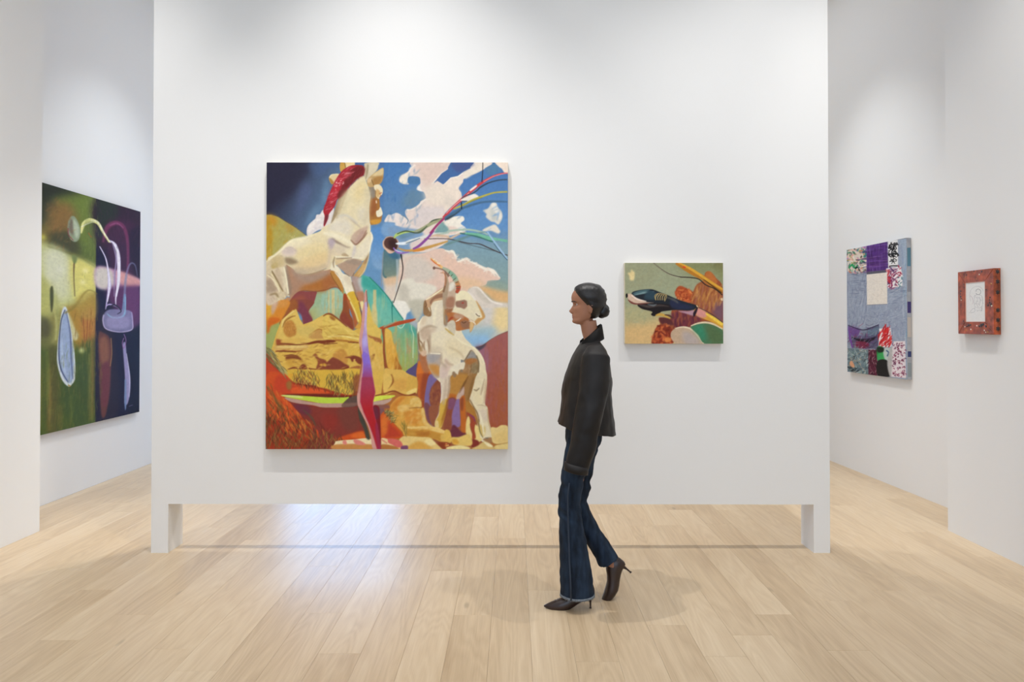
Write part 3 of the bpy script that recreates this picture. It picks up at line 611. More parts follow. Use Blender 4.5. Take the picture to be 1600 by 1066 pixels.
    l(T('C2', 200,470, 360,480, 500,500), (1,1.6,1), 'b98a3d', soft=.6); l(T('C2', 60,500, 250,490, 420,520, 500,540), (1,1.5,1), 'f0dc94', soft=.5); l(T('C2', 160,545, 330,560, 490,580), (3,3,2), 'b27535', soft=.8)
    f(T('C1', 190,620, 400,622, 620,610, 620,680, 400,690, 190,690), 'd7ad62', soft=1.5); l(T('C1', 180,705, 320,695, 460,705, 560,690), (2,2.4,1), '9d5a30', soft=.7)
    f(T('C1', 330,770, 400,755, 510,775, 560,850, 440,810, 330,830), '9c6031', soft=1.5); f(T('C1', 330,820, 560,830, 500,920, 360,910), 'cf9f45', soft=3)
    f(T('C1', 500,950, 560,880, 620,920, 610,960), '83402a', soft=.6); l(T('C1', 350,955, 440,930, 500,950), (1,3,1), '83402a', soft=.6); l(T('C1', 640,940, 740,955, 888,955) + T('C2', 100,955, 230,960, 360,920), (2,2.4,3), '7b3824', soft=.6)
    f(T('C1', 690,770, 740,730, 780,790, 840,810, 888,840, 888,950, 750,950, 770,850, 720,770), '8f4c31', soft=1); f(T('C1', 800,880, 880,870, 880,920, 800,900), 'd9a13d', soft=.8)
    f(T('C2', 40,860, 140,780, 230,820, 320,880, 360,915, 270,930, 200,990, 120,960, 0,950, 0,830), '874331', soft=1); l(T('C2', 0,880, 40,900), 4, 'd9a33c', soft=1)
    f(T('C2', 130,770, 200,680, 290,680, 340,780, 320,880, 230,820), 'c88f45', soft=1.5); f(T('C2', 300,790, 420,760, 530,800, 530,880, 480,870, 440,830, 400,850, 370,800), '83402c', soft=.8); l(T('C2', 425,815, 440,830), 3, 'e0b060', soft=.5)
    f(T('C2', 100,630, 330,590, 330,660, 230,655), 'd2a54c', soft=1.5); f(T('C2', 370,930, 500,900, 500,950, 380,945), 'a5633a', soft=1)
    f(T('C2', 0,960, 230,990, 330,950, 500,950, 500,1066, 0,1066), 'dcb447', soft=1.5)
    f(T('C2', 610,290, 700,300, 760,370, 800,400, 800,500, 720,520, 620,480), 'dfbd5e', soft=1); f(T('C2', 620,470, 660,490, 800,530, 800,600, 740,590, 700,540, 640,510), 'a8693c', soft=1)
    f(T('C2', 620,520, 720,570, 800,610, 850,950, 680,950, 650,780), 'ddb458', soft=1); f(T('C2', 650,780, 720,735, 690,820, 660,860), '99602f', soft=1); d(T('C2', 630,560, 800,600, 840,940, 690,940), 50, 10, 80, 30, 4, ['e8c670','d0a248','e2b864'], .5, 1)
    # shaded leg triangle and lit leg
    f(T('C2', 280,0, 350,10, 370,180, 410,260, 420,400, 330,340, 230,250, 270,120), '94502f', soft=.6); f(T('C2', 230,250, 290,160, 370,270, 420,400, 330,350), '8d4433', soft=2)
    f(T('C2', 330,0, 370,0, 430,120, 490,280, 480,300, 440,380, 420,300, 400,210), 'b0633a', soft=.8)
    f(T('C2', 370,0, 490,0, 500,80, 535,250, 530,310, 480,300, 440,180), 'd9b443', soft=.6); l(T('C2', 375,10, 440,140, 490,290), 2, 'ecd78a', soft=.7); l(T('C2', 495,20, 535,200, 535,300), 1.5, '8b4d28', soft=.6)
    f(T('C2', 440,380, 490,310, 540,300, 520,380, 470,390), 'd5a149', soft=.8); f(T('C2', 510,20, 560,20, 555,150, 530,120), 'efdc9a', soft=.8)
    f(T('C2', 620,30, 660,140, 690,260, 640,290, 600,280), 'e0bf58', soft=1); f(T('C2', 660,160, 740,140, 720,330, 690,290), 'd5c583', soft=2, op=.8)
    # --- trunk rods of the tripod in the middle
    f(T('C2', 810,400, 850,400, 860,560, 860,700, 880,850, 888,950, 870,950, 830,740, 830,520), '9a5330', soft=.5)
    f(T('C3', 0,400, 15,420, 20,560, 10,700, 50,900, 130,1020, 130,1066, 100,1066, 60,970, 0,900), '94502e', soft=.5)
    f(T('C3', 20,390, 100,430, 110,520, 160,660, 210,900, 150,955, 60,940, 30,780, 15,600), 'dda748', soft=.8); f(T('C3', 20,390, 100,440, 120,560, 60,600, 20,560), 'e5ba5a', soft=1.5)
    f(T('C3', 160,780, 200,850, 250,955, 150,955), 'ab6a2c', soft=1); d(T('C3', 30,560, 150,600, 190,900, 60,930), 40, 14, 85, 15, 3, ['e9bf62','c98f35','dfa845'], .5, 1)
    # --- goat
    f(T('C3', 470,860, 500,840, 560,900, 640,940, 650,1066, 460,1066), 'd8742e', soft=1)
    f(T('D3', 460,0, 620,0, 600,120, 570,300, 560,470, 480,330, 470,100), 'c2622c', soft=1); f(T('D3', 540,0, 640,0, 600,150, 570,350, 555,470, 500,350), '9c4a2c', soft=2)
    f(T('C3', 490,740, 600,720, 640,960, 560,1000, 500,860), 'b0704a', soft=2)
    f(T('D3', 640,0, 790,80, 800,260, 780,420, 740,640, 700,740, 640,690, 580,560, 560,400, 580,200), '7c6a9a', soft=.6)
    f(T('D3', 560,400, 640,440, 650,680, 700,735, 620,680, 580,560), '7a4a52', soft=1.2)
    f(T('D3', 640,230, 700,120, 760,70, 790,130, 780,420, 720,440, 640,420), '8d4f3a', soft=1.2); d(T('D3', 640,230, 760,90, 780,420, 650,420), 40, 8, 80, 40, 3, ['a86a40','7b3f36','9a5a3c'], .6, .8)
    f(T('D3', 640,440, 760,440, 740,600, 700,730, 660,700, 620,560), '96593f', soft=1)
    # neck and chest
    f([(664,495),(667,480),(672,470),(685,466),(697,470),(705,480),(710,492),(718,505),(722,520),(728,530),(738,540),(726,536),(742,543),(752,556),(758,575),(760,590),(758,600),(757,620),(758,640),(763,655),(770,680),(767,690),(756,692),(750,688),(745,660),(741,640),(734,625),(738,600),(742,580),(736,565),(720,562),(720,580),(712,588),(705,590),(700,600),(695,590),(690,600),(680,590),(670,575),(667,555),(660,555),(655,548),(652,520),(652,505),(658,500)], 'e9dcbd', sm=False)
    f(T('C3', 470,440, 480,330, 540,220, 640,190, 680,60, 740,20, 870,20, 870,300, 888,380, 760,430, 660,460, 640,620, 630,720, 590,740, 560,700, 500,680, 470,560), 'e5d8be', soft=.6)
    f(T('C3', 500,400, 620,340, 720,400, 640,480, 620,560, 540,540), 'd3bfa5', soft=2.5); l(T('C3', 480,430, 490,540, 530,600, 520,690), (1,2,1), '8f7150', soft=.7); l(T('C3', 600,530, 625,640, 620,730), (1,2,1), '9d7c60', soft=.8)
    f(T('C3', 480,680, 560,690, 590,700, 580,760, 540,770, 500,730), 'd7b698', soft=1); l(T('C3', 640,725, 700,730, 790,720), (1,2,1), '9d8a72', soft=.8)
    f(T('C3', 470,540, 500,600, 540,690, 490,700, 475,620), 'b59468', soft=1.2); l(T('C3', 475,330, 540,220), (1,2,1), 'f3ead0', soft=.5)
    f(T('C3', 560,0, 650,0, 640,60, 660,180, 640,220, 580,210, 545,170), '94714c', soft=.8); l(T('C3', 610,10, 620,90, 640,150), (2,2.5,1), 'e0d0b0', soft=.6)
    f(T('C3', 600,740, 780,735, 790,880, 800,960, 770,1066, 700,1066, 640,960, 600,860), 'b8a79a', soft=1.5); f(T('C3', 620,890, 760,900, 780,1040, 700,1020, 640,960), 'c98f4a', soft=3); f(T('C3', 610,760, 690,750, 690,820, 620,850), 'a9a3a3', soft=3)
    # front near leg
    f(T('C3', 790,880, 888,900) + T('D4', 30,0, 100,20, 60,200, 40,340, 20,500, 0,560) + T('D3', 870,560, 830,640, 790,745, 715,740, 710,650, 760,540, 780,420, 800,200, 770,0), 'dfd0b8', soft=.5)
    f(T('D3', 780,400, 888,340, 870,540, 820,660, 790,745, 715,740, 715,650, 760,560), 'd5ac4a', soft=1.2); f(T('D3', 850,480, 888,380, 870,560, 820,670, 800,740, 800,640), 'b98232', soft=1.5); f(T('D3', 715,650, 750,650, 760,740, 715,740), 'e4c887', soft=.8)
    l(T('D3', 790,120, 800,260, 785,400), 1.2, 'f0e5cd', soft=.6); f(T('C3', 800,900, 888,920, 870,1060, 780,1060), 'd8c2b4', soft=2.5)
    # rump, shaded inner thighs
    f(T('C4', 270,830, 330,740, 365,680, 430,740, 460,820, 470,930, 450,1066, 180,1066, 200,960, 270,900), 'a27a50', soft=.8)
    f(T('C4', 330,730, 368,690, 430,740, 460,810, 380,800, 300,810), '96918a', soft=1.5); f(T('C4', 290,820, 380,800, 450,820, 370,880, 300,870), 'a9703f', soft=1.2); l(T('C4', 375,880, 360,980, 340,1066), 1.5, '7d552f', soft=.8); f(T('C4', 380,880, 460,880, 460,1000, 400,1066, 360,1066), '8d7753', soft=2)
    f(T('D4', 110,0, 450,0, 400,160, 370,260, 340,360, 400,450, 460,620, 480,760, 430,640, 370,560, 300,520, 280,400, 270,240, 260,150, 200,250, 160,350, 50,340, 60,200), 'a07544', soft=.8)
    f(T('D4', 100,20, 330,10, 250,150, 170,300, 60,330, 70,180), 'b98540', soft=2); f(T('D4', 50,270, 170,290, 150,350, 50,345), 'bb6a2a', soft=1.5); f(T('D4', 280,380, 340,380, 400,470, 450,620, 400,620, 340,540, 290,500), 'b07a37', soft=1.5)
    f(T('D4', 160,350, 170,290, 250,170, 270,200, 260,300, 200,350), 'c6ab9b', soft=1); f(T('D4', 40,345, 160,350, 100,600, 90,760, 60,780, 0,770, 10,560), '8f4c38', soft=1)
    f(T('D4', 160,355, 215,360, 210,520, 220,700, 160,740, 90,720, 100,560, 130,430), '8a6e9e', soft=1); f(T('D4', 50,350, 150,350, 110,480, 40,470), '83506a', soft=1.5)
    f(T('D4', 210,350, 275,300, 290,520, 300,820, 230,800, 220,560), 'c0692a', soft=1); f(T('D4', 215,350, 260,330, 250,500, 220,480), '8f4a2d', soft=1.5)
    f(T('D4', 80,760, 130,700, 230,800, 310,830, 180,885, 80,850), '6d3440', soft=1.2); f(T('D4', 0,600, 90,600, 90,760, 40,790, 0,770), '92503a', soft=1.5)
    # goat far hind leg and light shape
    f(T('D4', 290,760, 300,640, 330,580, 350,640, 355,760, 400,840, 420,700, 480,760, 490,870, 520,900, 470,940, 380,900, 300,830), 'ecd389', soft=.8)
    f(T('D4', 300,530, 370,560, 420,620, 420,690, 410,760, 430,880, 380,900, 380,800, 350,700, 370,640), 'a3492f', soft=.8); f(T('D4', 360,930, 400,900, 470,930, 465,990, 420,1030, 370,1000), '84352b', soft=.8); l(T('D4', 340,560, 400,600, 420,660), (2,3,1), '87405a', soft=.8)
    # near hind leg
    f(T('C4', 370,650, 440,680, 520,770, 560,880, 570,960, 580,1066, 450,1066, 470,930, 455,800, 420,730), 'eadbb6', soft=.5)
    f(T('D4', 450,0, 570,0, 585,120, 560,300, 560,420, 595,470, 600,640, 650,800, 655,870, 600,890, 560,880, 520,880, 490,820, 465,620, 440,520, 390,450, 340,360, 380,240, 400,150), 'e6d8b4', soft=.5)
    f(T('D4', 400,200, 470,200, 500,300, 520,410, 440,400, 390,300), 'e9d9b0', soft=1.5); l(T('D4', 400,210, 440,225, 480,190), (1,2.5,1), '9d8a6c', soft=.8); l(T('D4', 500,290, 520,200, 550,60), (1,3,1), 'c0a98a', soft=1)
    f(T('D4', 450,500, 560,480, 590,520, 600,660, 540,640, 470,600), 'dccbb2', soft=2); l(T('D4', 440,430, 520,430, 580,450), (1,2,1), 'cbb794', soft=.8); f(T('D4', 480,700, 560,740, 540,860, 490,820), 'd9bb6c', soft=2)
    l(T('D4', 470,620, 485,780, 530,880), (1.2,1.6,1), '8c7a4e', soft=.6); f(T('D4', 530,900, 600,880, 655,880, 660,940, 600,960, 560,930), 'a57a52', soft=1); f(T('D4', 550,885, 600,878, 600,895), '77705f', soft=.8)
    # goat fleece edges
    f(T('C4', 60,960, 120,900, 270,850, 270,930, 250,960, 200,960, 180,1030, 150,1000, 110,970), 'eadfc4', soft=.8); f(T('C4', 100,1010, 130,980, 160,1040, 130,1066), '94795c', soft=1); f(T('C4', 210,980, 240,950, 250,990), '8b7a62', soft=.8)
    f(T('C4', 0,800, 60,860, 80,930, 20,1000, 0,980), 'd8bfae', soft=2.5)
    # goat neck/head
    f(T('B4', 140,900, 220,840, 300,850, 380,930, 440,1066, 120,1066), 'efe3bd', soft=.4); f(T('C4', 110,160, 130,40, 300,0, 430,0, 500,130, 550,215, 540,240, 430,340, 330,250, 240,200), 'e6dab8', soft=.4)
    f(T('C4', 150,20, 200,0, 300,0, 300,80, 270,115, 220,90), '9b7660', soft=1); l(T('C4', 230,45, 265,35), 2.2, 'b0443a', soft=.5); l(T('C4', 258,36, 264,38), 1.4, 'f3e6dc'); f(T('B4', 150,1000, 210,990, 270,965, 300,1000, 300,1066, 170,1066), '9a7562', soft=.8); l(T('B4', 235,1010, 265,1005), 2, 'b0443a', soft=.5)
    f(T('C4', 430,0, 480,60, 560,215, 500,280, 430,340, 410,300, 460,240, 520,220), 'c99a5e', soft=1); f(T('C4', 400,180, 450,160, 500,215, 470,220), 'e9ddc0', soft=.5); l(T('C4', 430,180, 460,210, 490,215), 1, '4f3c2b')
    f(T('C4', 20,160, 110,160, 240,200, 330,250, 410,300, 380,400, 350,440, 340,390, 160,415, 130,280, 30,300), 'b5703f', soft=.8); f(T('C4', 130,180, 250,200, 250,250, 150,250), 'c0977a', soft=2)
    for q in (T('C4', 150,290, 190,270, 225,240), T('C4', 330,255, 400,300, 430,330), T('C4', 230,310, 270,305, 300,280), T('C4', 330,280, 370,300, 390,360)): l(q, (1,2.2,1), 'ece0c8', soft=.4)
    f(T('C4', 220,290, 330,280, 350,370, 250,380), '946a50', soft=1.5); f(T('C4', 350,300, 400,310, 385,390, 350,430), 'd9b47a', soft=1); l(T('C4', 240,290, 260,310, 300,290), 1, '5d3a28'); l(T('C4', 40,300, 90,240, 130,240), (1,3,1), 'a5442b', soft=1)
    f(T('C4', 35,350, 60,290, 110,270, 145,310, 150,400, 130,470, 70,420), 'cfc4ad', soft=.8)
    f(T('C4', 0,40, 20,40, 30,160, 30,330, 0,350) + T('C3', 870,340, 830,320, 840,100, 870,20), 'a5764f', soft=1); f(T('C4', 0,200, 40,230, 30,340, 0,340), '857870', soft=2); f(T('C4', 30,60, 110,60, 100,150, 20,160), '9c6a48', soft=1)
    l(T('C4', 0,380, 60,430, 130,480), (1,3,1.5), 'c9a95a', soft=1)
    f(T('C4', 30,0, 120,0, 110,60, 40,60), 'd4a58c', soft=1)
    # horns
    f(T('B3', 590,960, 700,870, 830,790, 850,820, 888,860, 888,940, 830,960, 690,990, 650,1050, 600,1066, 575,980), 'c9a27c', soft=.5); l(T('B3', 580,965, 640,930, 760,850, 845,790), (1.5,2.5,1.5), 'f1e4c0', soft=.5)
    f(T('B3', 640,980, 720,900, 850,870, 888,880, 888,930, 830,930, 700,960, 650,1030), '9a7056', soft=.8); l(T('B3', 575,980, 590,1040, 570,1066), (1,1.5,1), '7a553d')
    f(T('B4', 30,620, 50,700, 60,800, 40,1066, -20,1066, -30,860, 0,800), 'b09a80', soft=.8); f(T('B4', 60,740, 140,715, 150,860, 130,1066, 20,1066, 40,900), 'c8ae95', soft=.6); f(T('B4', 70,740, 130,720, 130,800, 60,850), 'e4dccb', soft=1.2); f(T('B4', 30,940, 130,930, 120,1066, 20,1066), 'a87a60', soft=2)
    l(T('B4', -60,590, 0,600, 20,700, -10,820), (1,2.5,2), 'c08c68', soft=.5); l(T('B4', 0,590, 10,720, -20,860), (1,3,3), '8d6a50', soft=.6); l(T('B3', 815,560, 845,640, 845,770), .9, 'e6a079')
    l(T('B3', 700,520, 760,530, 830,550) + T('B4', 20,590, 60,640), (2,2,3,4), '8d6d5c', soft=.5); f(T('B3', 675,520, 700,500, 715,530, 690,545), '7d5a4b', soft=.4)
    l(T('B3', 645,385, 700,430, 760,480, 810,520), (2,3.4,4.5), 'e9bd7a', soft=.4); l(T('B3', 650,400, 710,455, 780,495), (1.2,1.6,1), 'd9622f', soft=.4); d(T('B3', 650,370, 720,410, 800,480, 760,480), 12, 2.5, 50, 20, 1.2, ['f8eccb'], .9, .2)
    l(T('B4', -30,520, 30,550, 90,600, 140,660, 170,730), (3,5,7,8,6.5), 'a9b49a', soft=.4); l(T('B4', 60,570, 110,620, 150,680), (4,6,6), '86b096', soft=.8)
    l(T('B4', 165,710, 185,760, 190,800), (6,7,7), 'c98c5c', soft=.5); l(T('B4', 190,770, 185,820, 160,870), (7,6.5,4), 'b5523a', soft=.6)
    for q in (T('B4', 70,570, 50,610), T('B4', 110,610, 80,640), T('B4', 155,660, 110,700), T('B4', 185,715, 150,730), T('B4', 205,770, 150,780), T('B4', 210,810, 155,810)): l(q, 1, '5f5a48', soft=.3)
    gb = [(655,505),(665,490),(700,470),(720,520),(745,550),(757,600),(740,600),(700,560),(670,560)]
    d(gb, 130, 9, 60, 50, 2.6, ['f1e7cc','dccbaf','e7d6b6','d8c2b0','efe3c0'], .16, 1)
    goat_forms(P)
    # --- boulders
    f(T('C3', 0,960, 110,955, 250,960, 330,1010, 450,1066) + T('D3', 455,40, 460,240, 430,270, 340,292, 260,270, 150,240, 0,270), 'dfb55a', soft=.5)
    f(T('D3', 110,110, 200,60, 330,70, 340,200, 220,230, 150,200), 'd9a550', soft=3); f(T('D3', 330,30, 455,60, 455,230, 340,285, 310,250), 'd8ab50', soft=1.5); f(T('D3', 310,250, 450,190, 430,265, 350,290), 'ecd07c', soft=1)
    l(T('D3', 100,0, 125,100, 60,200), (2,3,1), '9e6432', soft=.7); f(T('D3', 0,0, 100,20, 105,110, 60,200, 0,250), 'e3bd62', soft=1)
    l(T('D2', 720,300, 888,260) + T('D3', 60,250, 150,235, 250,280, 340,295, 440,265), (2,2.5,2,3), '8b4828', soft=.6)
    f(T('D3', 80,470, 110,400, 210,310, 350,300, 450,305, 515,370, 520,460, 555,480, 590,650, 690,740, 888,810) + T('D4', 80,810, 85,950) + T('D3', 800,940, 700,900, 560,880, 300,860, 250,790, 160,700, 90,600), 'd9a349', soft=.5)
    f(T('D3', 80,480, 130,400, 220,320, 300,310, 230,400, 200,520, 150,560, 110,560), 'd08233', soft=3); f(T('D3', 190,440, 360,430, 340,490, 220,520), 'e5c277', soft=2); f(T('D3', 370,350, 470,320, 515,390, 510,460, 380,465), 'e3c070', soft=1); l(T('D3', 345,475, 420,465, 530,462), (2,1.5,1.5), '7f4a27', soft=.5)
    f(T('D3', 300,500, 500,500, 480,680, 330,690, 290,600), 'd48f3c', soft=3); f(T('D3', 520,480, 555,480, 590,650, 680,730, 560,700, 520,560), 'e3c276', soft=1.5); f(T('D3', 320,730, 600,720, 760,745, 888,810, 860,830, 620,780, 380,760), 'ecca7c', soft=.6)
    f(T('D3', 330,770, 600,770, 800,840, 888,860, 870,950, 700,900, 560,890, 330,860), 'c48f3c', soft=1.5); f(T('D3', 440,800, 640,790, 600,860, 460,850), 'b0702c', soft=2.5); f(T('D3', 790,840, 888,840, 888,950, 800,940), 'dbb25a', soft=1.2)
    f(T('D4', 0,780, 70,790, 85,940, 0,945), 'dfb759', soft=.6)
    d(T('D3', 120,420, 500,330, 560,650, 700,760, 330,850, 180,700), 110, 10, 30, 50, 4, ['e3b459','c98a35','dc9f45','e8c47a'], .35, 1.2)
    # bottom stones
    f(T('D3', 210,910, 270,860, 500,870, 640,880, 700,940, 800,1030, 800,1050, 160,1050, 170,1000), 'e6c87f', soft=.6); f(T('D3', 340,1000, 480,930, 620,990, 660,1040, 330,1040), 'd9a54e', soft=2); f(T('D3', 560,930, 640,900, 720,960, 640,990), 'f0dc9c', soft=1.2)
    f(T('D3', 740,950, 888,950, 888,1040, 820,1040), '8a3f24', soft=1); f(T('D4', 0,950, 80,960, 60,1000, 0,1040), '8c3f24', soft=1); d(T('D3', 820,960, 888,960, 888,1030), 10, 4, 20, 60, 1.6, ['e39b4a','c9542b','f1d08a'], .8)
    f(T('D4', 90,880, 200,870, 330,830, 380,920, 360,990, 200,990, 110,960), 'e6c56e', soft=1); f(T('D4', 40,1010, 200,985, 330,1010, 330,1040, 40,1040), 'efdf9e', soft=.8); f(T('D4', 100,910, 160,900, 200,960, 120,970), 'd9a13f', soft=1.5)
    f(T('D4', 640,740, 720,740, 790,705, 888,740, 888,960, 760,970, 670,950, 650,870), 'e7cc88', soft=.6); f(T('D4', 680,850, 860,780, 860,940, 700,930), 'e3c47c', soft=3); f(T('D4', 700,990, 800,970, 888,970, 888,1040, 700,1040), 'e5cd86', soft=.8); l(T('D4', 690,980, 780,965, 880,950), 1, 'b98a44', soft=.6)
    f(T('D4', 460,990, 560,930, 660,1000, 680,1040, 380,1040), 'd9bd78', soft=1); f(T('D4', 540,940, 620,960, 670,1005, 600,1000), 'efe3b4', soft=.8)
    # --- red earth at the left
    f([(416,548),(424,558),(434,575),(450,590),(470,600),(520,606),(560,612),(570,655),(572,690),(600,702),(416,702)], 'a13a22', sm=False)
    f(T('C1', 60,780, 120,850, 200,950, 330,1020, 330,1066, 60,1066), 'c0472a', soft=2)
    f(T('D1', 60,0, 330,0, 380,90, 430,140, 560,160, 888,230, 888,270, 400,275, 270,290, 480,500, 400,600, 200,640, 60,500), 'cf5428', soft=1)
    f(T('D1', 200,20, 350,20, 400,130, 600,200, 380,270, 240,260, 160,200), 'c5452a', soft=3)
    f(T('D1', 400,200, 560,170, 800,210, 888,240, 640,270, 430,260), 'd9582b', soft=1.5)
    # pond basin
    f(T('D1', 340,275, 888,275) + T('D2', 300,300, 480,290, 480,340, 0,330) + T('D1', 600,320, 400,300), '6c2a22', soft=1)
    f(T('D1', 330,330, 700,440, 888,460) + T('D2', 200,460, 480,430, 500,600, 560,760, 600,880, 200,920, 150,1030, 0,1040) + T('D1', 600,1040, 700,760, 480,500), '85382f', sm=False)
    f(T('D1', 430,420, 620,430, 680,540, 560,560), '6e3440', soft=3); f(T('D2', 200,470, 460,460, 500,700, 420,800, 280,740), '7a3f35', soft=5); f(T('D2', 0,560, 120,560, 200,640, 100,800, 0,700), '90352c', soft=5)
    f(T('D2', 190,900, 300,850, 500,790, 590,800, 620,900, 420,900, 220,940), 'cb5222', soft=1.5); f(T('D2', 380,860, 520,800, 590,850, 560,900), 'dc6a2b', soft=2)
    f(T('D1', 265,290, 430,292, 888,320) + T('D2', 300,320, 360,315, 280,400, 0,405) + T('D1', 700,385, 500,350, 330,318), 'bcd447', soft=.4)
    f(T('D1', 265,290, 500,300, 560,330, 440,320, 300,305), 'd7dd8a', soft=.8)
    f(T('D1', 310,320, 500,352, 700,390, 888,405) + T('D2', 275,405, 275,455, 0,460) + T('D1', 700,430, 500,405, 370,372), 'bb9587', soft=.4)
    f(T('D2', 280,400, 340,340, 420,305, 475,300, 480,430, 275,455), '5f4a42', soft=.6); f(T('D2', 280,405, 480,395, 480,430, 275,455), '7d5c52', soft=1)
    f(T('D2', 690,380, 720,310, 888,290) + T('D3', 155,295, 100,330, 0,350), 'd5df52', soft=.4); f(T('D2', 690,385, 888,350) + T('D3', 110,330, 80,380, 0,420) + T('D2', 800,440, 690,440), 'bfa091', soft=.4)
    f(T('D2', 690,445, 888,420) + T('D3', 60,420, 80,470, 0,480) + T('D2', 860,540, 770,600, 720,600), '8a5a4c', soft=1); f(T('D2', 770,460, 850,500, 850,560, 780,600), '7a5560', soft=2, op=.8)
    f(T('D2', 780,600, 888,480) + T('D3', 0,520, 60,600, 150,700, 260,830, 200,890, 0,890) + T('D2', 810,890), 'cf5a26', soft=1); f(T('D3', 0,640, 120,720, 240,850, 100,880, 0,870), 'b8402a', soft=3); f(T('D2', 800,650, 888,560, 888,800, 820,850), 'd87230', soft=3)
    # yellow shelf behind grass
    f(T('C1', 340,960, 888,960) + T('C2', 500,960, 500,1066) + T('D2', 470,100, 400,280, 200,250) + T('D1', 888,200, 760,170, 620,80, 480,120, 380,60), 'd9b044', soft=1)
    f(T('D1', 360,0, 470,0, 460,90, 400,60), 'dba43a', soft=1.5)
    gr = ['5d5a2c','6d6a38','8a8448','4c3a22','a59a4c','6b3a28','b5a85a']
    d(T('C1', 460,980, 720,1000) + T('D1', 800,120, 620,180, 440,120), 120, 11, 95, 40, 1.1, gr+['7c3a2a','7c3a2a'], .8, .3)
    d(T('C2', 60,1040, 430,1000) + T('D2', 470,100, 440,270, 180,280, 60,180), 170, 13, 90, 38, 1.1, gr+['5d3a2a','4a3a2a'], .8, .3)
    f(T('D2', 420,40, 500,0, 510,60, 480,280, 430,270), '8a4a30', soft=2, op=.8)
    d(T('D1', 470,100, 640,110, 760,170, 888,230, 600,190), 50, 8, 100, 30, 1, ['6e2c22','4c2a1e','8a3a22'], .8, .3)
    d(T('C1', 60,640, 130,680, 330,1000, 300,1040, 60,800), 110, 15, -48, 12, 1.5, ['8f9060','a8a577','6d7046','77603a','b4ae80','5a4a2c'], .75, .4)
    d([(418,600),(440,625),(470,650),(500,665),(540,690),(560,700),(418,700)], 330, 14, -60, 18, 1.6, ['6b5a2c','8a7038','4d3a20','5f2a1e','a28a48','7d3a22','b0451f'], .7, .4)
    d([(418,640),(440,640),(500,672),(540,700),(418,700)], 260, 15, 80, 25, 1.6, ['5d4a28','6d5a30','4a2f1e','5f2a1e','8a6a38','7a3424'], .7, .4)
    d([(420,600),(470,650),(510,680),(450,680),(420,640)], 60, 12, -65, 14, 2.6, ['d8622c','e0742e','cf4f26','e58a3a'], .8, .5)
    f(T('D1', 330,120, 400,90, 400,200, 350,210), '8a7a3c', soft=2, op=.7)
    l(T('D1', 60,170, 140,260, 200,380, 280,520), (1,2.5,4,2), '6d5a30', soft=1.4, op=.8); l(T('D1', 560,490, 680,600, 740,720), (1,4,2), '5d4a3a', soft=1, op=.8)
    d(T('D1', 560,1000, 888,760) + T('D2', 120,900, 150,1040), 60, 10, 80, 35, 1.1, ['7d5a30','5d2f22','93462c','a87a3a'], .8, .3)
    d(T('D3', 30,500, 160,560, 180,640, 110,680, 60,600), 60, 9, 40, 60, 1, ['7d7a44','4c4a2c','a5a068','5f4a2c'], .8, .3); d(T('D3', 240,680, 320,700, 310,860, 270,800), 30, 9, 100, 25, 1.1, ['8a7f3c','6d6430'], .7, .3); d(T('D2', 850,500, 888,490, 888,590), 10, 5, 60, 60, 1, ['7d7a44','b0a866'], .8)
    # striped cloth at the bottom
    f(T('D2', 165,950, 200,925, 420,905, 660,895, 680,1050, 170,1050), 'efdcae', soft=.4); f(T('D2', 170,975, 680,975, 690,1050, 165,1050), 'c98a4a', soft=1)
    for q in (T('D2', 270,930, 310,915, 330,970, 280,970), T('D2', 420,910, 500,915, 590,975, 460,975)): f(q, 'dd8478', soft=.8)
    f(T('D3', 0,900, 130,895, 230,930, 260,1010, 150,1010, 60,950), 'd56a62', soft=.8); f(T('D2', 800,895, 888,900) + T('D3', 60,950, 150,1000, 150,1050) + T('D2', 810,1050), 'ecd09a', soft=.6); l(T('D2', 810,905, 888,960), 2, 'd88a72', soft=.6)
    f(T('D2', 800,980, 888,975) + T('D3', 180,1010, 180,1050) + T('D2', 800,1050), 'b5763c', soft=.8); f(T('D3', 240,1000, 325,990, 325,1050, 240,1050), '7d4a6a', soft=.8)
    # rock accents
    d(T('C1', 190,620, 888,600, 888,940, 350,930), 90, 9, 8, 30, 2.2, ['c08a3c','eacb6e','a86a30','e3bd58','8f5430'], .5, .7)
    d(T('C2', 0,230, 400,440, 500,500, 500,540, 0,540), 60, 10, -20, 30, 2, ['efd67e','c99c44','e6c860','b8843a'], .5, .7)
    d(T('C2', 0,600, 500,590, 500,760, 0,800), 50, 9, 20, 40, 2.2, ['edd07a','c4903f','e2b850'], .5, .7)
    for q in (T('C1', 200,610, 330,600, 460,612, 600,600, 640,585), T('C1', 300,770, 400,752, 500,772), T('C1', 200,700, 330,705, 470,712), T('C2', 340,575, 420,580, 495,585), T('C2', 200,590, 60,600, 0,605)):
        l(q, (1,1.8,1), '6d3220', soft=.5, op=.85)
    f(T('C1', 330,780, 400,765, 500,780, 540,820, 430,800, 340,810), '84492a', soft=.8)
    l(T('C1', 200,640, 400,640, 620,640), (2,4,2), 'ecd488', soft=1, op=.7)
    # --- twisting ribbon pillar
    f(T('D2', 480,440, 540,560, 600,700, 650,890, 600,890, 560,760, 500,620), '47443a', soft=1)
    f(T('D2', 690,450, 770,450, 790,600, 800,1040, 740,1040, 730,700), '7f2026', soft=.8); f(T('D2', 700,460, 760,470, 770,600, 720,620), '6a2a3a', soft=1.5)
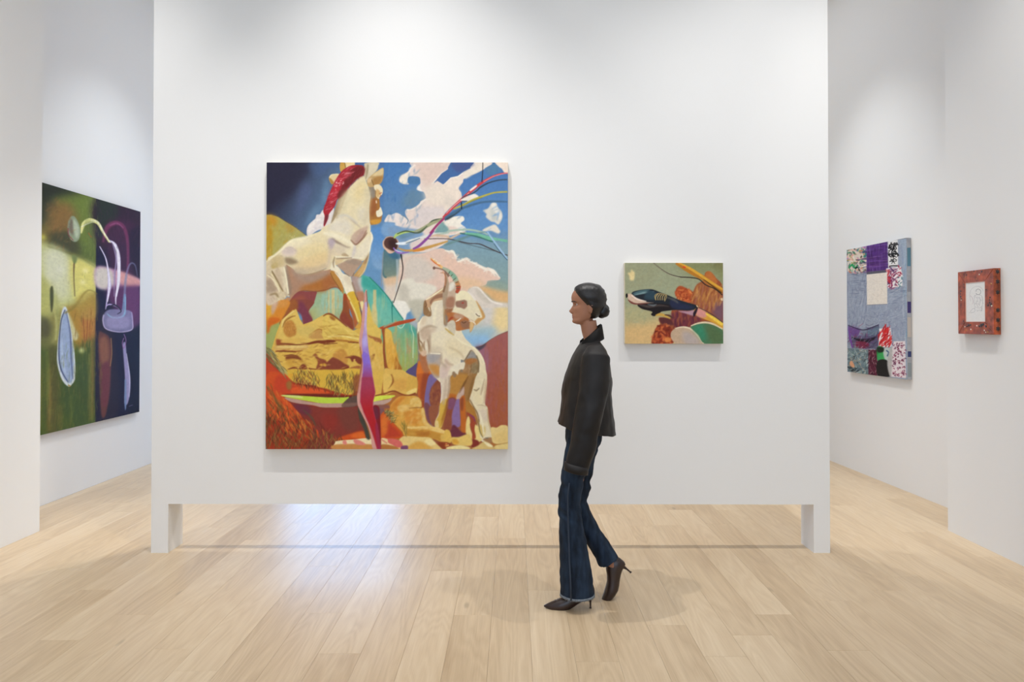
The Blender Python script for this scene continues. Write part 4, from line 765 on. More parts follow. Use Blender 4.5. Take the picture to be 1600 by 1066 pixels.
    ed = T('B2', 575,870, 600,820, 610,880, 625,1066) + T('C2', 620,0, 600,330, 615,560, 640,760, 680,1000) + T('D2', 680,0, 720,250, 690,380, 690,480, 740,680, 770,850, 790,1040, 690,1040, 660,860, 620,720, 540,560, 480,430, 470,300, 490,150, 510,0) + T('C2', 530,900, 540,760, 500,600, 505,480, 530,330, 540,150, 570,0)
    f(ed, 'd39a8e', soft=.3)
    f(T('C2', 575,30, 620,0, 600,330, 615,560, 640,760, 680,1000) + T('D2', 680,0, 720,250, 690,380, 690,480, 740,680, 775,850, 795,1040, 750,1040, 700,870, 640,700, 560,520, 515,380, 520,240, 540,120, 545,0) + T('C2', 560,820, 540,640, 540,540, 560,400, 580,200), '9a7fcf', sm=False, grad=('c2a8c8', (572,560), (572,500)))
    f(T('C2', 535,760, 560,700, 640,760, 680,1000) + T('D2', 680,0, 720,250, 690,380, 690,480, 740,680, 775,850, 795,1040, 750,1040, 700,870, 640,700, 560,520, 515,380, 520,240, 540,120, 545,0) + T('C2', 555,1000, 555,880), '8d6fd0', soft=.8, sm=False, grad=('a83a5c', (575,566), (575,598)))
    f(T('D2', 535,40, 685,40, 722,250, 690,380, 690,480, 740,680, 775,850, 795,1040, 750,1040, 700,870, 640,700, 560,520, 515,380, 520,240), 'a43e5a', soft=1.2, sm=False, grad=('b3252b', (575,600), (578,640)))
    f(T('D2', 720,720, 760,700, 795,1040, 755,1040), '93304f', soft=1.5, op=.8); f(T('C2', 545,560, 600,480, 610,600, 570,660), 'bfb2e6', soft=2.5, op=.8)
    l(T('C2', 600,20, 590,300, 600,460), (1,3,1), 'c9b6d4', soft=1, op=.8); l(T('B2', 600,840, 612,1000, 615,1066), (.8,1.2,1), '6d5a4a', soft=.5)
    l(T('C2', 510,640, 530,800, 530,900) + T('D2', 500,100, 480,260), (1.5,2.5,1), '8a4034', soft=.8, op=.6)
    # --- disc and cables
    f(T('B2', 845,270, 888,300, 888,640, 825,620, 835,450), '3f6a74', soft=.8); f(T('B3', 0,280, 190,320, 190,600, 120,640, 0,620), '58797f', soft=2, grad=('7f8f80', (610,400), (610,430))); f(T('B3', 60,300, 250,330, 210,400, 100,380), '3d6a8a', soft=2, op=.8)
    l(T('B3', 180,400, 185,620, 165,860), (3,2.4,1), 'b7c4cc', soft=1, op=.7); l(T('B2', 835,300, 815,600, 805,780), .8, '9a8f8a', soft=.5)
    f(T('B3', 0,130, 40,90, 120,85, 190,130, 205,180, 190,250, 130,310, 70,320, 20,270) + T('B2', 880,290, 830,230, 825,160), 'dcb8a0', soft=.4)
    f(T('B3', 10,140, 60,95, 140,100, 180,140, 190,220, 150,285, 80,270, 25,230) , '5a3a33', soft=.8); f(T('B3', 60,150, 140,120, 180,200, 150,280, 80,240), '3d2625', soft=3); f(T('B2', 845,160, 888,120, 888,240, 850,210), '5a3a33', soft=1)
    l(T('B3', 235,330, 250,420, 262,530, 245,650, 190,830, 130,1010), (2.2,1.5,1.4,1.3,1), '2f2222', soft=.3)
    l(T('B3', 140,110, 180,60, 300,20, 420,20), (2,5,4,2), 'b3cd74', soft=.4); l(T('A3', 180,1045, 300,1005, 440,1030, 520,1010, 600,930, 680,860, 790,840, 888,830), (1.2,2,2,2.4,2,2,3,3), '47543f', soft=.4)
    l(T('A3', 420,1010, 520,980, 640,910, 760,860, 888,800), (2,5,5,4,3), 'a3a57f', soft=.7); l(T('B3', 460,30, 520,10, 600,-60), (1,3,1.5), '5d6a50', soft=.5)
    l(T('B3', 180,185, 290,180, 380,140, 520,100, 700,50, 888,40) , (2.5,5,4,3,3,2.5), 'dfe2dd', soft=.5); l(T('B3', 280,190, 400,150, 500,110), (1,1.6,1), '64788a', soft=.4); f(T('B3', 160,180, 230,165, 300,165, 290,195, 190,198), 'e6edf2', soft=.6)
    l(T('B3', 720,60, 888,30) + T('B4', 60,10, 300,-10, 500,20, 600,60), (2,3,3,2), 'a9bfae', soft=.7)
    l(T('B3', 620,90, 720,70, 888,90) + T('B4', 60,120, 180,60, 300,20), (2,4,3,3,1), 'd6b79b', soft=.9)
    l(T('B3', 560,120, 760,115, 888,120) + T('B4', 130,135, 330,180, 480,190, 600,240, 760,310, 880,350), (1,1.1,1.1,1.3,1.2,1.6,1.4,1.2), '40302f', soft=.3)
    l(T('B4', 150,150, 340,200, 500,240, 700,290), (1,1,1), '4d5a5c', soft=.4, op=.8)
    l(T('B3', 200,250, 300,280, 420,275, 560,250, 700,210, 888,150), (2,3,4.5,5,4,2), 'c99a52', soft=.7); l(T('B3', 400,290, 480,275, 560,265), (2,4,2), 'd98a3a', soft=.6)
    l(T('B3', 130,240, 180,300, 260,315, 350,300), (2,3,2.6,1.4), '8c6bb8', soft=.4); l(T('B3', 150,265, 190,290, 250,305), (1,1.4,.6), 'e5d9ea', soft=.2); l(T('B3', 400,260, 480,220, 560,150, 620,90, 690,0), (2.5,4,4,3.4,3.4), '8f4f9a', soft=.4)
    l(T('A3', 640,1040, 730,930, 800,860, 860,800, 900,740), (3.4,3.4,3.6,4,4), 'a0406f', soft=.4)
    l(T('A4', -20,820, 100,690, 240,560, 400,420, 520,330, 660,250, 780,210, 872,200), (4.2,4.2,4.4,5,4,2.8,2.4,2), 'c8454c', soft=.4); l(T('A4', 20,760, 120,660, 240,560, 340,470), (1,1.4,1), 'e8a5a0', soft=.3); l(T('A4', 540,320, 680,245, 872,195), (1,1,1), 'e79a9a', soft=.3)
    l(T('A4', 230,560, 300,510, 380,485, 450,440, 490,400, 600,340, 740,300, 870,290), (1.5,1.4,1.4,1.6,2.4,1.8,1.6,1.6), '35434f', soft=.4)
    l(T('A4', 528,50, 525,180, 515,325), (1,1.1,1.2), '1d1b22', soft=.2)
    l(T('A4', 0,830, 100,760, 240,690, 420,630, 560,600, 720,595, 870,600), (4,4,4,3.4,3.4,3,2.6), '4a6c8c', soft=.6); f(T('A4', 0,850, 60,800, 140,760, 230,700, 200,740, 60,840), '3a4a56', soft=1)
    f(T('A4', 300,590, 440,510, 460,540, 330,590, 260,600), 'f1e9df', soft=.7); f(T('A4', 220,570, 400,490, 450,530, 300,585), 'ede4d6', soft=.8); f(T('A4', 350,430, 430,370, 445,385, 360,450), 'f0e4dc', soft=.6)
    l(T('A4', 120,700, 260,640, 400,570, 560,510, 700,470, 868,460), (2,3.4,3.4,3,2.4,2.6), 'b8ac4e', soft=.5); l(T('A4', 250,650, 400,580, 520,540), (1,1.6,1), '7d7c3a', soft=.5, op=.7); l(T('A4', 230,600, 232,700), 1.8, '252a33', soft=.3); l(T('A4', 235,590, 310,590), 1, '30343a', soft=.3)
    l(T('B4', -10,210, 120,160, 250,110, 400,60, 560,20), (3,4,4,3,1), '6b8d8b', soft=.8, op=.8)
    l(T('B4', 210,40, 340,60, 500,100, 640,150, 700,160), (2,2.4,3,2.4,1), '3f7168', soft=.6); l(T('B4', 280,40, 460,60, 620,110, 760,130, 868,150), (2.5,4,6,3.4,4), '77ba9b', soft=.7)
    l(T('B4', 590,20, 660,120, 740,230, 810,320, 868,400), (2,2.6,2.8,2.6,2.2), '9fbfd9', soft=.5); l(T('B4', 680,180, 760,290, 868,415), (.8,1,1), '35566d', soft=.3)
    P.finish(.022, 5, .012)
def paint_abstract(P):
    f, l, d = P.fill, P.line, P.dabs
    Q = lambda *v: T('L', *v)
    f([(20,240),(260,240),(260,720),(20,720)], '3f4a2c', sm=False)
    f(Q(-80,-40, 260,60, 250,960, -80,1100), '5d6b30', sm=False)
    # greens at the top
    f(Q(-80,0, 160,60, 200,110, 120,150, -80,200), '2f3328', soft=9); f(Q(90,100, 250,100, 260,320, 180,260, 120,160), '6f7f35', soft=9); f(Q(60,130, 150,120, 170,200, 120,270, 40,240), '8a6a38', soft=10)
    f(Q(-80,200, 40,180, 60,300, -80,330), '8b7a3c', soft=8); f(Q(60,240, 160,230, 180,320, 80,300), '4a4a30', soft=8); f(Q(-80,100, 30,100, 50,200, -80,220), '3d4230', soft=9)
    l(Q(230,90, 235,400, 240,950), (10,14,10), '66733a', soft=4, op=.6)
    # pale yellow light zone
    f(Q(-80,280, 80,280, 160,330, 260,370, 300,430, 250,470, 190,510, 120,540, 60,640, -80,660), 'c9cb84', soft=8)
    f(Q(40,300, 130,320, 160,420, 120,500, 60,420), 'd8d9b0', soft=9); f(Q(150,330, 250,370, 250,450, 180,500, 150,430), 'e2d878', soft=7); f(Q(-80,400, 60,420, 60,600, -80,640), 'b9b96a', soft=8)
    f(Q(110,540, 200,500, 250,480, 250,760, 200,700, 150,640), 'b08a35', soft=7); f(Q(60,560, 120,540, 140,620, 90,680, 40,660), '8f8a4a', soft=7); f(Q(-80,560, 50,560, 60,680, -80,700), '6a6c3a', soft=7)
    f(Q(190,560, 240,520, 245,640, 200,650), 'bf7a38', soft=5, op=.7)
    # lower green
    f(Q(-80,680, 60,690, 120,720, 230,640, 250,700, 250,980, -80,1100), '4c5c26', soft=7); f(Q(120,780, 220,740, 225,960, 140,960), '44562a', soft=6); f(Q(60,700, 100,700, 100,1000, 60,1000), '57562a', soft=5)
    for x, y0, y1, c in ((30,700,1000,'7a7434'),(66,760,1000,'9a7a3c'),(232,640,960,'a8813c'),(222,700,960,'7d7a36'),(150,860,980,'5f6d30'),(110,900,1000,'6f6a34'),(60,690,900,'6d7a34')):
        l(Q(x,y0, x+2,(y0+y1)/2, x,y1), (3,5,2), c, soft=2.5, op=.7)
    # orbs of light
    for x, y, r, c in ((105,375,9,'f8f6e0'),(207,380,7,'fbf2b0'),(197,424,7,'fbf2b0'),(44,250,8,'e2dc60'),(193,688,8,'e8ea9a'),(70,395,12,'dfe0b8')):
        f([(50+x/2.479+r/2*math.cos(a), 270+y/2.479+r/2*math.sin(a)) for a in (0,.9,1.8,2.7,3.6,4.5,5.4)], c, soft=4)
    # dark half
    f(Q(250,-200, 700,-200, 700,1200, 244,1200), '1d1a33', soft=1, sm=False)
    f(Q(252,90, 500,150, 500,330, 400,300, 330,260, 260,300), '33202f', soft=6); f(Q(255,90, 330,120, 320,200, 260,260), '2a3028', soft=6)
    f(Q(290,200, 400,200, 420,330, 380,420, 300,360), '4a2440', soft=8, op=.8); f(Q(380,220, 500,240, 500,420, 400,400), '2a1a2e', soft=6)
    f(Q(250,600, 300,560, 340,900, 260,960), '2a2433', soft=6); f(Q(380,620, 500,640, 500,960, 380,960), '191a2e', soft=6)
    # lilac/pink band
    f(Q(248,365, 320,375, 380,400, 420,415, 415,440, 360,455, 300,450, 250,440), 'c08fb0', soft=3); f(Q(250,370, 310,380, 310,450, 250,440), 'd9cfc4', soft=4); f(Q(330,380, 415,412, 415,440, 350,440), 'dd9f9a', soft=4)
    f(Q(290,450, 410,450, 400,560, 330,540), '5c2f5a', soft=6); f(Q(360,470, 420,440, 430,560, 380,600), '6b3a66', soft=5, op=.8)
    # magenta arch
    l(Q(275,270, 290,215, 320,195, 350,205, 368,250, 372,320, 370,390), (3,7,8,8,6,5,4), '7b3558', soft=1.5, op=.9); l(Q(300,205, 330,196, 355,215), (1,2.5,1), '9d5580', soft=1, op=.8)
    # grey loop at right
    l(Q(358,500, 362,420, 372,370, 385,350, 400,360, 408,400), (5,4,3,2.5,2,1), '8a8fb0', soft=1.2, op=.7); l(Q(350,560, 355,520, 360,470), (3,5,4), '7f9ec0', soft=1.2, op=.8)
    # pale yellow/white arc
    l(Q(190,235, 200,200, 225,185, 255,195, 275,230, 300,270), (2,6,8,6,4,3), 'ece89a', soft=.7); l(Q(225,185, 255,192, 280,235, 305,272), (1,3,3,2), 'f8f5cf', soft=.5); l(Q(190,210, 215,198, 240,190), (1,2,1), 'f8f5d8', soft=.4)
    l(Q(300,262, 322,280, 335,330, 335,420, 325,480, 325,515), (2,6,7,6,3,1), 'e6dcec', soft=.6); l(Q(310,270, 325,330, 320,400, 318,480), (1,2,2,1), 'a08fb4', soft=.6)
    l(Q(262,285, 285,330, 295,380, 300,440, 290,500, 285,530), (1.5,2,3,6,2.5,1), 'cfc0e6', soft=.6); l(Q(293,360, 300,430, 293,500), (1,3,1), 'f2eaf6', soft=.5); l(Q(285,520, 300,510, 330,520, 345,540), (1,2.5,2,1), 'c8b6e0', soft=.6)
    f(Q(205,195, 240,190, 230,230, 215,240), '5d6a35', soft=3, op=.5)
    # jelly box
    f(Q(280,545, 300,530, 340,530, 385,538, 390,580, 385,610, 340,615, 290,605, 275,570), '8a86ac', soft=1.2, op=.9); l(Q(278,550, 275,575, 288,605, 340,617, 386,608, 390,580, 386,540), (2,2,2,2,2,2,1), 'c3b6d6', soft=.7); l(Q(290,545, 310,560, 345,560, 360,540, 362,480), (1,3,3,3,2), '8fb4cf', soft=.9)
    f(Q(295,560, 370,560, 370,600, 300,600), 'a39ac0', soft=3, op=.7)
    l(Q(300,520, 320,512, 345,535, 330,548), (1,3,2,1), '2a2338', soft=.8)
    # brown column, mauve column
    f(Q(258,630, 275,620, 300,640, 308,700, 305,760, 300,850, 285,940, 268,935, 262,800), '6a3f3a', soft=1.6); f(Q(262,650, 290,640, 298,720, 270,740), '8a5a44', soft=3); f(Q(268,760, 300,740, 296,880, 272,900), '6f3a40', soft=3); l(Q(306,640, 309,700, 303,750), 1.3, 'b07f50', soft=.6)
    f(Q(352,665, 362,660, 368,720, 380,790, 380,850, 370,895, 358,890, 360,800, 355,720), '9c94bb', soft=1); l(Q(356,640, 350,660, 356,680, 364,650, 356,625), 1.3, '9a6aa0', soft=.5); l(Q(366,700, 378,790, 376,870), (1,2,1), 'cfc8e0', soft=.7); l(Q(362,800, 362,890, 362,920), (3,4,1), '7a8fb4', soft=1)
    l(Q(375,905, 390,900), 1, '6a5a7a')
    # ovals
    f(Q(138,220, 140,190, 150,170, 165,170, 180,195, 188,230, 180,260, 165,268, 148,255), '93a082', soft=.8); f(Q(142,220, 150,180, 160,190, 160,240), '6f5a50', soft=2, op=.7); f(Q(160,180, 182,215, 178,255, 165,240), 'b9c3a4', soft=2); l(Q(140,215, 142,240, 160,262), 1.2, '8a3f44', soft=.5)
    l(Q(172,320, 164,345, 162,400, 166,480), (1.5,2.5,1.5,1), '6d5a38', soft=.7); f(Q(155,315, 175,322, 170,350, 158,345), '7d8a50', soft=1.5)
    l(Q(218,232, 226,245, 232,250), 1.4, 'a0622c'); l(Q(198,540, 200,600, 206,660), 1.2, '8a4a24', soft=.5); l(Q(215,550, 214,610, 210,650), 1, '8a4a24', soft=.5); l(Q(228,560, 222,610, 228,650), 1, 'a0622c', soft=.5)
    f(Q(70,450, 80,440, 84,480, 80,530, 74,540, 70,500), '4f5230', soft=1); l(Q(85,520, 95,590, 92,650), (1,3,2), 'c3bd74', soft=1.4)
    f(Q(118,520, 132,525, 150,560, 165,600, 180,630, 165,650, 120,600), 'd3d0a0', soft=2, op=.9)
    f(Q(125,520, 136,530, 150,600, 165,700, 168,790, 155,820, 140,828, 115,800, 98,740, 98,680, 106,600, 115,540), 'd5dde0', soft=.6)
    f(Q(122,545, 134,545, 148,620, 160,710, 160,790, 145,815, 120,790, 106,730, 108,650), '9fb0cf', soft=1); l(Q(128,530, 112,580, 104,690, 112,760, 140,812), (1,1.6,1.6,1.6,1), '39436a', soft=.6); l(Q(132,535, 148,620, 152,720, 158,800), (1,2,2,1), '5d6a92', soft=.8); l(Q(116,640, 118,720, 132,790), (1,4,1), 'b7c8dd', soft=1.4)
    l(Q(140,822, 150,828), 1.5, 'b08a3c')
    d(Q(-60,60, 250,150, 250,950, -60,1050), 300, 8, 88, 10, .8, ['6f7f3a','3a4a22','8a8a44','4a4a2a'], .22, .6)
    # edges of the pale veil, olive arch and streaks
    l(Q(60,285, 110,300, 150,312, 185,325, 250,368), (2,4,3,2,1), '6d6a34', soft=2, op=.6)
    l(Q(125,545, 165,520, 200,470, 225,455, 252,470), (2,4,3,2,2), '8d7c34', soft=1.6, op=.8)
    f(Q(170,490, 225,460, 250,480, 248,560, 190,560), 'b59a44', soft=4, op=.6)
    f(Q(60,300, 120,305, 140,370, 100,420, 60,400), 'dfe0c4', soft=6, op=.6)
    l(Q(90,470, 100,540, 96,620, 80,660), (3,6,5,2), 'aeb06a', soft=2.5, op=.6)
    f(Q(40,560, 70,580, 72,620, 50,640, 30,620), '4d4a34', soft=5, op=.7)
    d(Q(150,560, 250,540, 250,700, 170,700), 60, 14, 88, 12, 1.2, ['8a5a24','c99a48','6d5a28','a87a34'], .6, .6)
    d(Q(60,700, 250,690, 250,960, 60,1000), 240, 16, 88, 8, 1.1, ['6a7a34','33421c','7d8a40','3d4a22','8a7a38'], .45, .6)
    d(Q(190,120, 250,110, 250,330, 190,300), 90, 10, 88, 10, 1.2, ['7d8f3e','5d6e2c','8d9a4c'], .45, .6)
    d(Q(60,120, 150,120, 150,280, 60,270), 70, 9, 60, 40, 2, ['9a6a3a','5d4a2a','7a6a38','a87a44'], .35, 1)
    d(Q(260,120, 410,160, 410,330, 260,280), 70, 12, 88, 20, 1.6, ['4a2a3c','2a1c2c','5c3450'], .4, 1)
    l(Q(262,285, 285,330, 295,380, 300,440, 292,500), (.8,1.2,1.4,2,1), 'f4eef8', soft=.3)
    l(Q(312,268, 330,300, 337,350, 336,420, 328,480), (1,2,2.4,2,1), 'faf4f8', soft=.4)
    P.finish(.03, 5, .02)
def paint_figurehead(P):
    f, l, d = P.fill, P.line, P.dabs
    Q = lambda *v: T('S', *v)
    f([(960,400),(1140,400),(1140,550),(960,550)], '9ea283', sm=False, grad=('c9b07c', (1040,480), (1040,530)))
    f(Q(90,110, 400,110, 300,300, 90,360), '9c9d7c', soft=12, op=.8); f(Q(560,110, 960,110, 960,320, 850,200, 700,240), '868a5c', soft=12, op=.9); f(Q(820,110, 960,110, 960,180), '7b744a', soft=10, op=.8)
    f(Q(90,640, 400,600, 400,830, 90,830), 'd9b57c', soft=14); f(Q(90,500, 300,520, 380,620, 90,640), 'b3ac80', soft=14)
    d(Q(100,120, 900,120, 520,400, 300,640, 100,640), 160, 12, 30, 60, 2.5, ['a6a98a','949a78','a9a27c','8f9a84'], .3, 1.5)
    f(Q(118,205, 140,200, 150,175, 165,190, 178,205, 172,265, 140,270, 130,235), 'e2cd94', soft=2)
    # rocks
    rk = Q(330,825, 345,780, 360,700, 400,655, 390,620, 400,595, 500,600, 500,540, 560,440, 535,400, 540,350, 575,320, 640,350, 690,370, 720,310, 780,270, 790,230, 800,200, 840,195, 890,250, 950,340, 950,680, 700,650, 500,830)
    f(rk, '9b5334', soft=1)
    f(Q(535,400, 545,350, 580,320, 640,345, 680,370, 660,440, 600,440, 550,410), 'b0502a', soft=2); f(Q(700,380, 760,290, 900,330, 930,440, 830,500, 740,480), 'a8653a', soft=4); f(Q(790,230, 810,195, 850,200, 900,270, 880,300, 800,260), 'c07038', soft=2)
    f(Q(500,560, 700,540, 760,620, 660,680, 540,680), '6f3440', soft=4); f(Q(360,700, 420,660, 500,690, 520,760, 500,825, 335,825), '8a3422', soft=2); f(Q(395,600, 480,605, 520,660, 420,655), '5c2f30', soft=2); f(Q(850,480, 950,440, 950,640, 860,560), '7a5560', soft=6)
    d(Q(540,360, 660,360, 700,460, 560,430), 90, 8, 60, 80, 3, ['d0683a','8a3420','e08a4a','b8502a'], .7, .7); d(Q(700,360, 900,320, 940,450, 840,540, 700,480), 150, 16, 75, 15, 3, ['c48848','8a4630','d49a58','a06050','b87a40'], .6, .9)
    d(Q(360,690, 480,660, 500,825, 335,825), 90, 8, 60, 80, 4, ['c25a30','5c2018','e07a44','7a2f20'], .7, .9); d(Q(520,560, 700,560, 720,640, 540,680), 70, 14, 85, 20, 3, ['8f4438','5a2a38','a5603c'], .6, .9)
    f(Q(440,780, 480,770, 500,800, 450,815), 'e08a4a', soft=2)
    # yellow limb and wire
    l(Q(540,118, 620,165, 700,210, 780,250, 860,310, 950,375), (4,7,8,8,7,7), 'b97a2c', soft=.6); l(Q(560,115, 660,165, 740,215, 820,270, 950,350), (2,4,4,4,3), 'e0a83c', soft=.8); l(Q(600,150, 625,158), 2, 'e03a28', soft=.5); l(Q(780,262, 860,320, 940,380), (1,2,2), '5d3a1e', soft=.6)
    l(Q(345,118, 400,165, 480,215, 570,240, 660,245, 740,260, 800,310, 880,345, 948,400), (1,1.3,1.5,1.5,1.5,1.6,1.6,1.6,1.6), '362a24', soft=.4); l(Q(350,122, 405,170, 485,220, 575,246), .7, 'd6cfae', soft=.4, op=.7)
    f(Q(930,430, 950,425, 950,450, 935,445), 'e6c8a0', soft=.6)
    # white disc and green disc
    f(Q(495,770, 498,725, 530,695, 590,680, 650,688, 700,725, 740,775, 780,825, 560,830, 520,810), 'c5a98c', soft=.8); f(Q(600,720, 700,750, 750,825, 620,825), 'b8aaa4', soft=6); l(Q(530,692, 590,680, 650,688, 705,725, 745,775, 785,825), (1,2,2.5,2.5,2.5,2.5), 'e8d6b6', soft=.5)
    f(Q(670,680, 720,650, 800,645, 870,665, 950,710, 950,825, 790,825, 740,755, 700,715), '4f7a58', soft=.6); f(Q(800,660, 950,720, 950,825, 850,825), '57704a', soft=7); f(Q(690,690, 760,660, 800,760, 780,800, 730,740), '3d8a68', soft=6); l(Q(670,670, 730,648, 800,640, 870,655, 950,695), (1.5,2.5,3,3,3), 'e2ceac', soft=.5)
    # fish/hull
    f(Q(150,385, 200,360, 320,348, 400,375, 480,405, 560,440, 640,465, 720,490, 725,520, 660,535, 540,530, 440,540, 400,545, 330,540, 210,480, 180,440), '23282f', soft=.8)
    f(Q(205,480, 330,470, 460,480, 560,500, 500,530, 420,540, 395,560, 350,585, 320,570, 330,545, 240,520), '201a1c', soft=.8)
    f(Q(160,385, 230,358, 310,352, 280,375, 200,395), '4d6a70', soft=1.6); l(Q(170,400, 260,380, 350,370), (1,3,1), '7d9a9c', soft=1.2); f(Q(300,360, 380,390, 350,440, 260,430), '2f4450', soft=3); f(Q(500,430, 600,470, 700,500, 640,525, 500,510), '2a2f48', soft=3); l(Q(460,420, 520,440, 560,470), (2,4,2), '6d6a60', soft=1.6, op=.6)
    l(Q(210,480, 300,500, 400,490, 480,500), (2,4,3,1), '4a3f3c', soft=1.4); l(Q(290,480, 340,490, 370,480), (1,3,1), '7d8a90', soft=1.2, op=.7)
    for k in range(5): l(Q(365+k*18,445, 362+k*20,415, 385+k*17,388+k*3), 1.3, 'b8a06a', soft=.4)
    l(Q(360,440, 355,405, 385,385, 430,392, 458,405, 440,455), 1.2, 'a8905c', soft=.4)
    # snout and tip
    f(Q(110,395, 150,390, 200,430, 280,460, 350,468, 260,470, 190,475, 140,460, 120,430), 'd6b8a0', soft=1); l(Q(120,440, 150,465, 200,478, 300,470), (1,3,2,1), '7a4038', soft=.8); f(Q(100,395, 112,385, 118,410, 104,425), '1c1818', soft=.5); l(Q(150,400, 200,435, 280,455), (1,3,1), 'f0dccb', soft=.8)
    l(Q(360,580, 400,570, 440,580, 490,605), (2,5,4,1.5), 'caa24c', soft=.8); l(Q(440,572, 480,580, 510,600), (1,3,2), '5c3a2c', soft=.6)
    # spar
    f(Q(560,540, 650,540, 700,530, 720,560, 690,580, 620,560), 'caa6b4', soft=1.5, op=.8); f(Q(700,530, 740,515, 800,545, 950,650, 950,690, 860,640, 720,580), 'd9a03c', soft=.8); f(Q(715,525, 745,515, 810,555, 790,600, 720,580), 'd9948a', soft=2.5); l(Q(800,560, 880,610, 950,660), (2,5,5), 'f0cc50', soft=1); f(Q(690,560, 720,510, 735,490, 725,540, 700,590), '2a1c28', soft=.8)
    l(Q(740,510, 840,560, 950,640), 1, '3f3a3c', soft=.5); l(Q(720,490, 732,505), 1.6, 'e8c890', soft=.4)
    P.finish(.03, 6, .02)
def paint_patchwork(P):
    f, l, d = P.fill, P.line, P.dabs
    Q = lambda *v: T('P', *v)
    rs = P.rnd
    f([(1300,350),(1450,350),(1450,620),(1300,620)], '98a1b2', sm=False)
    d(Q(50,120, 470,50, 480,1000, 50,950), 700, 14, 40, 90, 2.6, ['8d97aa','a6aebc','b3bac6','7d889e','9aa6b6'], .5, .6)
    d(Q(60,280, 190,280, 190,640, 70,640), 60, 16, 85, 12, 1, ['5d6880','6a7288','c0c6ce'], .6, .4); d(Q(90,280, 200,290, 190,420, 100,420), 40, 14, 0, 12, .9, ['4f5a72','6d758a'], .6, .4)
    d(Q(320,380, 450,380, 460,480, 320,480), 40, 12, 10, 20, .9, ['56617a','c3c9d2'], .6, .4); d(Q(220,540, 460,500, 460,700, 220,640), 90, 9, 50, 90, 1, ['6d7690','c6cbd4','7f8ca6'], .6, .5)
    f(Q(410,60, 470,50, 485,990, 455,995, 445,400), '9fb0c2', soft=3, op=.6); d(Q(415,70, 475,60, 480,980, 450,980), 60, 18, 88, 8, 2, ['7fa0b8','b8c2cc','8792ae'], .6, .6)
    # top left floral
    f(Q(58,130, 185,100, 188,280, 60,275), 'd9cfc0', sm=False); d(Q(60,135, 182,110, 184,276, 64,270), 130, 6, 30, 90, 3, ['e8c8bc','3f9a6a','c8745c','2f6a54','5d7a8a','efe6d8','b0a05a','e6a89a','2c2a28','a06ab0'], .85, .4)
    l(Q(160,150, 178,140, 186,165, 170,175), 3.5, '2f9a78', soft=.4); l(Q(70,255, 90,230, 110,250, 130,230), (2,4,3,2), '2f9a5c', soft=.5); l(Q(110,255, 128,245), 3, '1f2420')
    # purple plaid
    f(Q(188,92, 325,75, 330,262, 230,285, 188,280), '54307a', sm=False); d(Q(190,95, 322,80, 326,260, 192,278), 110, 22, 6, 5, 1.8, ['6a3f94','43245f','7a55a0','3d2a55','6d4a6a'], .6, .5); d(Q(190,95, 322,80, 326,260, 192,278), 40, 22, 92, 5, 1.5, ['6a3f94','3a2252','8060a8'], .5, .5); f(Q(188,278, 330,262, 330,282, 188,294), '5c5a66', sm=False, soft=.5)
    # black script on white
    f(Q(330,70, 395,62, 398,240, 332,245), 'e6e4e2', sm=False)
    for k in range(34): 
        x, y = rs.uniform(338,388), rs.uniform(78,158); l(Q(x,y, x+rs.uniform(-14,14),y+rs.uniform(8,22), x+rs.uniform(-8,16),y+rs.uniform(10,30)), 1.2, '17161a', soft=.2)
    l(Q(332,165, 360,158, 396,160), 1.6, '1a1a1e'); l(Q(338,240, 362,236, 395,236), 1.6, '1a1a1e'); l(Q(340,210, 370,190, 390,200), 1, '1a1a1e')
    for a in range(6): l(Q(364,205, 364+24*math.cos(a),205+20*math.sin(a)), 1, '1a1a1e')
    # red white script
    f(Q(318,255, 415,240, 418,262, 428,300, 425,375, 330,385, 322,330), 'e9e2e2', sm=False, soft=.4)
    d(Q(330,262, 385,255, 390,375, 330,380), 70, 7, 60, 80, 1.8, ['6a2550','8a2a4a','4d3060','a03055'], .9, .3); d(Q(320,260, 340,258, 345,340, 325,345), 12, 7, 60, 80, 2.6, ['c03038','d04048'], .9, .3); d(Q(395,245, 415,245, 415,300, 395,300), 10, 5, 60, 80, 2, ['c03a50','a02f48'], .9); d(Q(395,305, 425,310, 420,375, 395,370), 16, 5, 60, 80, 1.6, ['2f6a72','2a4a5c','c9dcdc'], .9)
    # paper sheet
    f(Q(188,295, 325,280, 326,492, 190,498), 'e6ddd0', sm=False); l(Q(225,420, 255,442, 285,420, 290,390), .6, 'd4c8b8', soft=.5); l(Q(190,498, 326,492), 1, '8a8a90', soft=.4); l(Q(235,330, 260,345, 290,335), .5, 'd8ccbc', soft=.5)
    # folded purple collage
    f(Q(65,632, 120,650, 165,662, 215,645, 270,628, 272,700, 262,790, 90,785, 70,720), '5a5672', sm=False); f(Q(70,640, 150,660, 150,700, 80,700), '6f4f8a', soft=3); f(Q(90,715, 160,725, 230,715, 255,705, 215,745, 150,745), '1a1420', soft=1.4); f(Q(180,670, 265,640, 262,690, 200,705), '66788a', soft=2.5); f(Q(120,740, 200,750, 190,785, 120,780), '7a2a44', soft=2.5); f(Q(150,660, 190,655, 180,700, 140,700), '8a9aa4', soft=2, op=.7)
    d(Q(70,640, 265,635, 262,785, 90,780), 130, 8, 30, 60, 1.6, ['8a7aa4','3d3458','a6b0ba','6a3a74','2c2438','9a4058','7f8fa0'], .5, .4); l(Q(68,640, 78,720, 95,785), (1,3,2), '7a4aa0', soft=.8); l(Q(65,632, 165,664, 270,628), (1,1.5,1), '36304a', soft=.5)
    # red swirls on white
    f(Q(272,655, 350,652, 355,775, 268,780), 'ebe4e2', sm=False); d(Q(278,665, 335,660, 345,770, 272,772), 60, 12, 65, 30, 2.2, ['c81f22','d83030','b01a20'], .95, .3)
